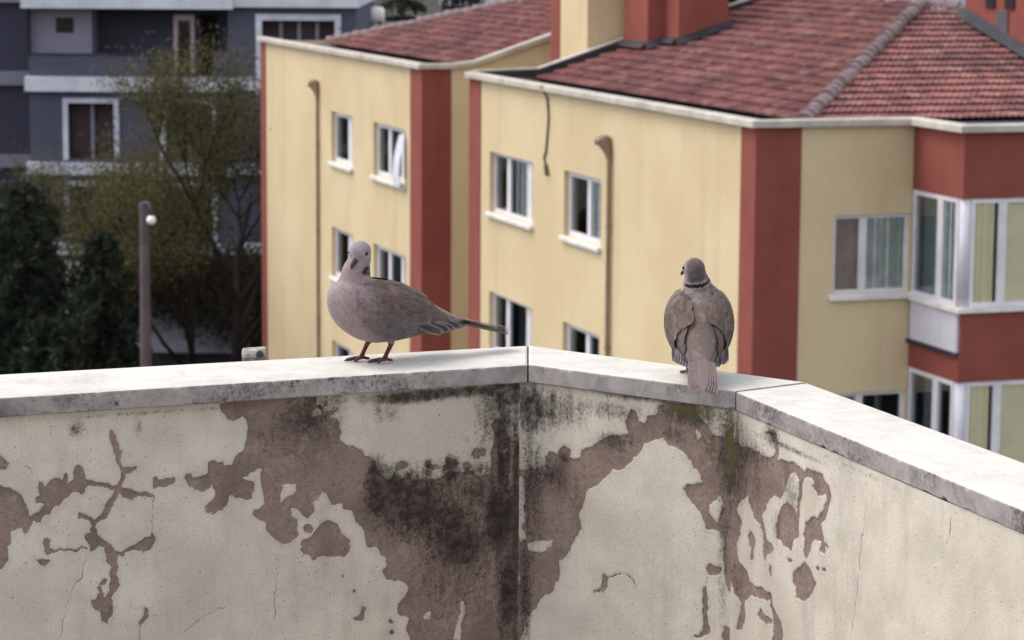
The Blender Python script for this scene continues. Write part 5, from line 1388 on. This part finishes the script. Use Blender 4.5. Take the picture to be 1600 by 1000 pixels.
    # wings
    for sgn in (-1, 1):
        fm = FM()
        R_ = []   # x0, length, width, count, theta top, theta bottom, offset
        for r_ in range(11):
            g_ = r_ / 10
            R_.append((-.048 + .0102 * r_, .040 - .022 * g_, .0135 - .0045 * g_, 13 + int(2 * math.sin(g_ * 3)), 1.14 - .42 * g_ ** 3, -.74 - .10 * math.sin(g_ * 3) + .36 * g_ ** 3, .0018 + .0026 * math.sin(.5 + g_ * 1.6)))
        for ri, (x0, L, wd, k, ta, tb, off) in enumerate(R_):
            for i in range(k):
                f = (i + (.5 if ri % 2 else 0)) / k
                thx = ta + (tb - ta) * f + rd.uniform(-.03, .03)
                bc = C_BACK * rd.uniform(.52, 1.06) * np.array([1, rd.uniform(.95, 1.03), rd.uniform(.92, 1.08)])
                low = smooth(.55, .95, f) * (.55 if ri < 8 else .25)
                bc = bc * (1 - low) + C_GREYV * low
                fr_ = max(0, (ri - 6) / 4) ** 1.5 * .7
                bc = bc * (1 - fr_) + C_BREAST * fr_
                covert(fm, x0 + rd.uniform(-.003, .003), thx, L * rd.uniform(.9, 1.1), wd * rd.uniform(.95, 1.15), off + .0014, .0034 if ri == 0 else .0013, .10 * (1 if thx < .2 else -.12), bc, bc * (1.7 if ri < 2 else 1.6 if ri < 6 else 1.35), sgn)
        w = fm.build('wing', root, M['feather'], Rp)
        # tertials / secondaries lying over the rump side
        for i in range(6):
            fm = FM()
            thx = .95 - i * .27
            bc = C_BACK * (.95 - .05 * i)
            covert(fm, -.046 - .004 * i, thx, .060 + .004 * i, .020, .0030 - .0003 * i, .0030, -.14 - .05 * (5 - i) * (-1 if thx < .3 else 1), bc, bc * 1.3, sgn, 9, 5)
            fm.build('tertial_feather', w, M['feather'], Rp)
        # primaries: dark, pale edged, fanned at the wing tip
        for i in range(7):
            fm = FM()
            f = i / 6
            p0 = (-.058 - .02 * f, sgn * (.045 - .006 * f), .066 + .008 * f)
            p1 = (-.104 - .066 * f + rd.uniform(-.004, .004), sgn * (.041 - .025 * f + wing_spread * (1 - f)), .050 + .007 * f)
            long_feather(fm, p0, p1, .017, (-.05, sgn * .85, .35), C_FLIGHT * (.62 + .1 * (i % 2)), C_EDGE, camber=.06, ek=.7)
            fm.build('primary_feather', w, M['feather'], Rp)
    # tail fan
    base = Vector((-.118, 0, .072))
    for i in range(9):
        a = (i - 4) / 4
        fm = FM()
        L = .150 - .010 * abs(a)
        p0 = base + Vector((.0, a * .012, -.003 * abs(a) + .0012 * (4 - abs(i - 4))))
        p1 = base + Vector((-L, a * .0185, -.028 - tail_drop - .004 * abs(a) + .0012 * (4 - abs(i - 4))))
        c_ = C_TAIL * rd.uniform(.9, 1.05) if abs(i - 4) < 4 else C_TAIL * 1.12
        long_feather(fm, p0, p1, .0165, (0, -.25 * a, 1), c_, c_ * 1.2, camber=.05, sag=.002)
        fm.build('tail_feather', root, M['feather'], Rp)
    # upper tail coverts soften the joint
    fm = FM()
    for r_ in range(3):
        for i in range(6):
            a = (i - 2.5) / 2.5
            p0 = (-.098 + .016 * r_ - .01, a * (.016 + .004 * r_), .086 - .012 * a * a + .003 * r_)
            p1 = (-.150 + .018 * r_, a * .017, .0705 - .006 * a * a + .003 * r_)
            c_ = (C_BACK * .6 + C_TAIL * .4) * rd.uniform(.92, 1.08)
            long_feather(fm, p0, p1, .017, (0, .4 * a, 1), c_, c_ * 1.15, camber=.12, nu=7)
    fm.build('rump_coverts', root, M['feather'], Rp)
    return root

make_dove('grey brown dove at left, breast to the left, face turned to the viewer', (-0.232, 4.462, COP_TOP + .001), math.radians(212), math.radians(2), math.radians(31), math.radians(-26), (.0, .006), feet_yaw=-.05, seed=4, wing_spread=.004, nape=.25, collar_w=.0085, collar_a=2.15)
make_dove('grey brown dove at right seen from behind, tail over the coping edge', (0.305, 4.352, COP_TOP + .001), math.radians(88), math.radians(6.5), math.radians(36), math.radians(-8), (-.010, .009), seed=9, wing_spread=.002, head_up=-.010, collar_w=.0036, nape=.9, scale=.97)
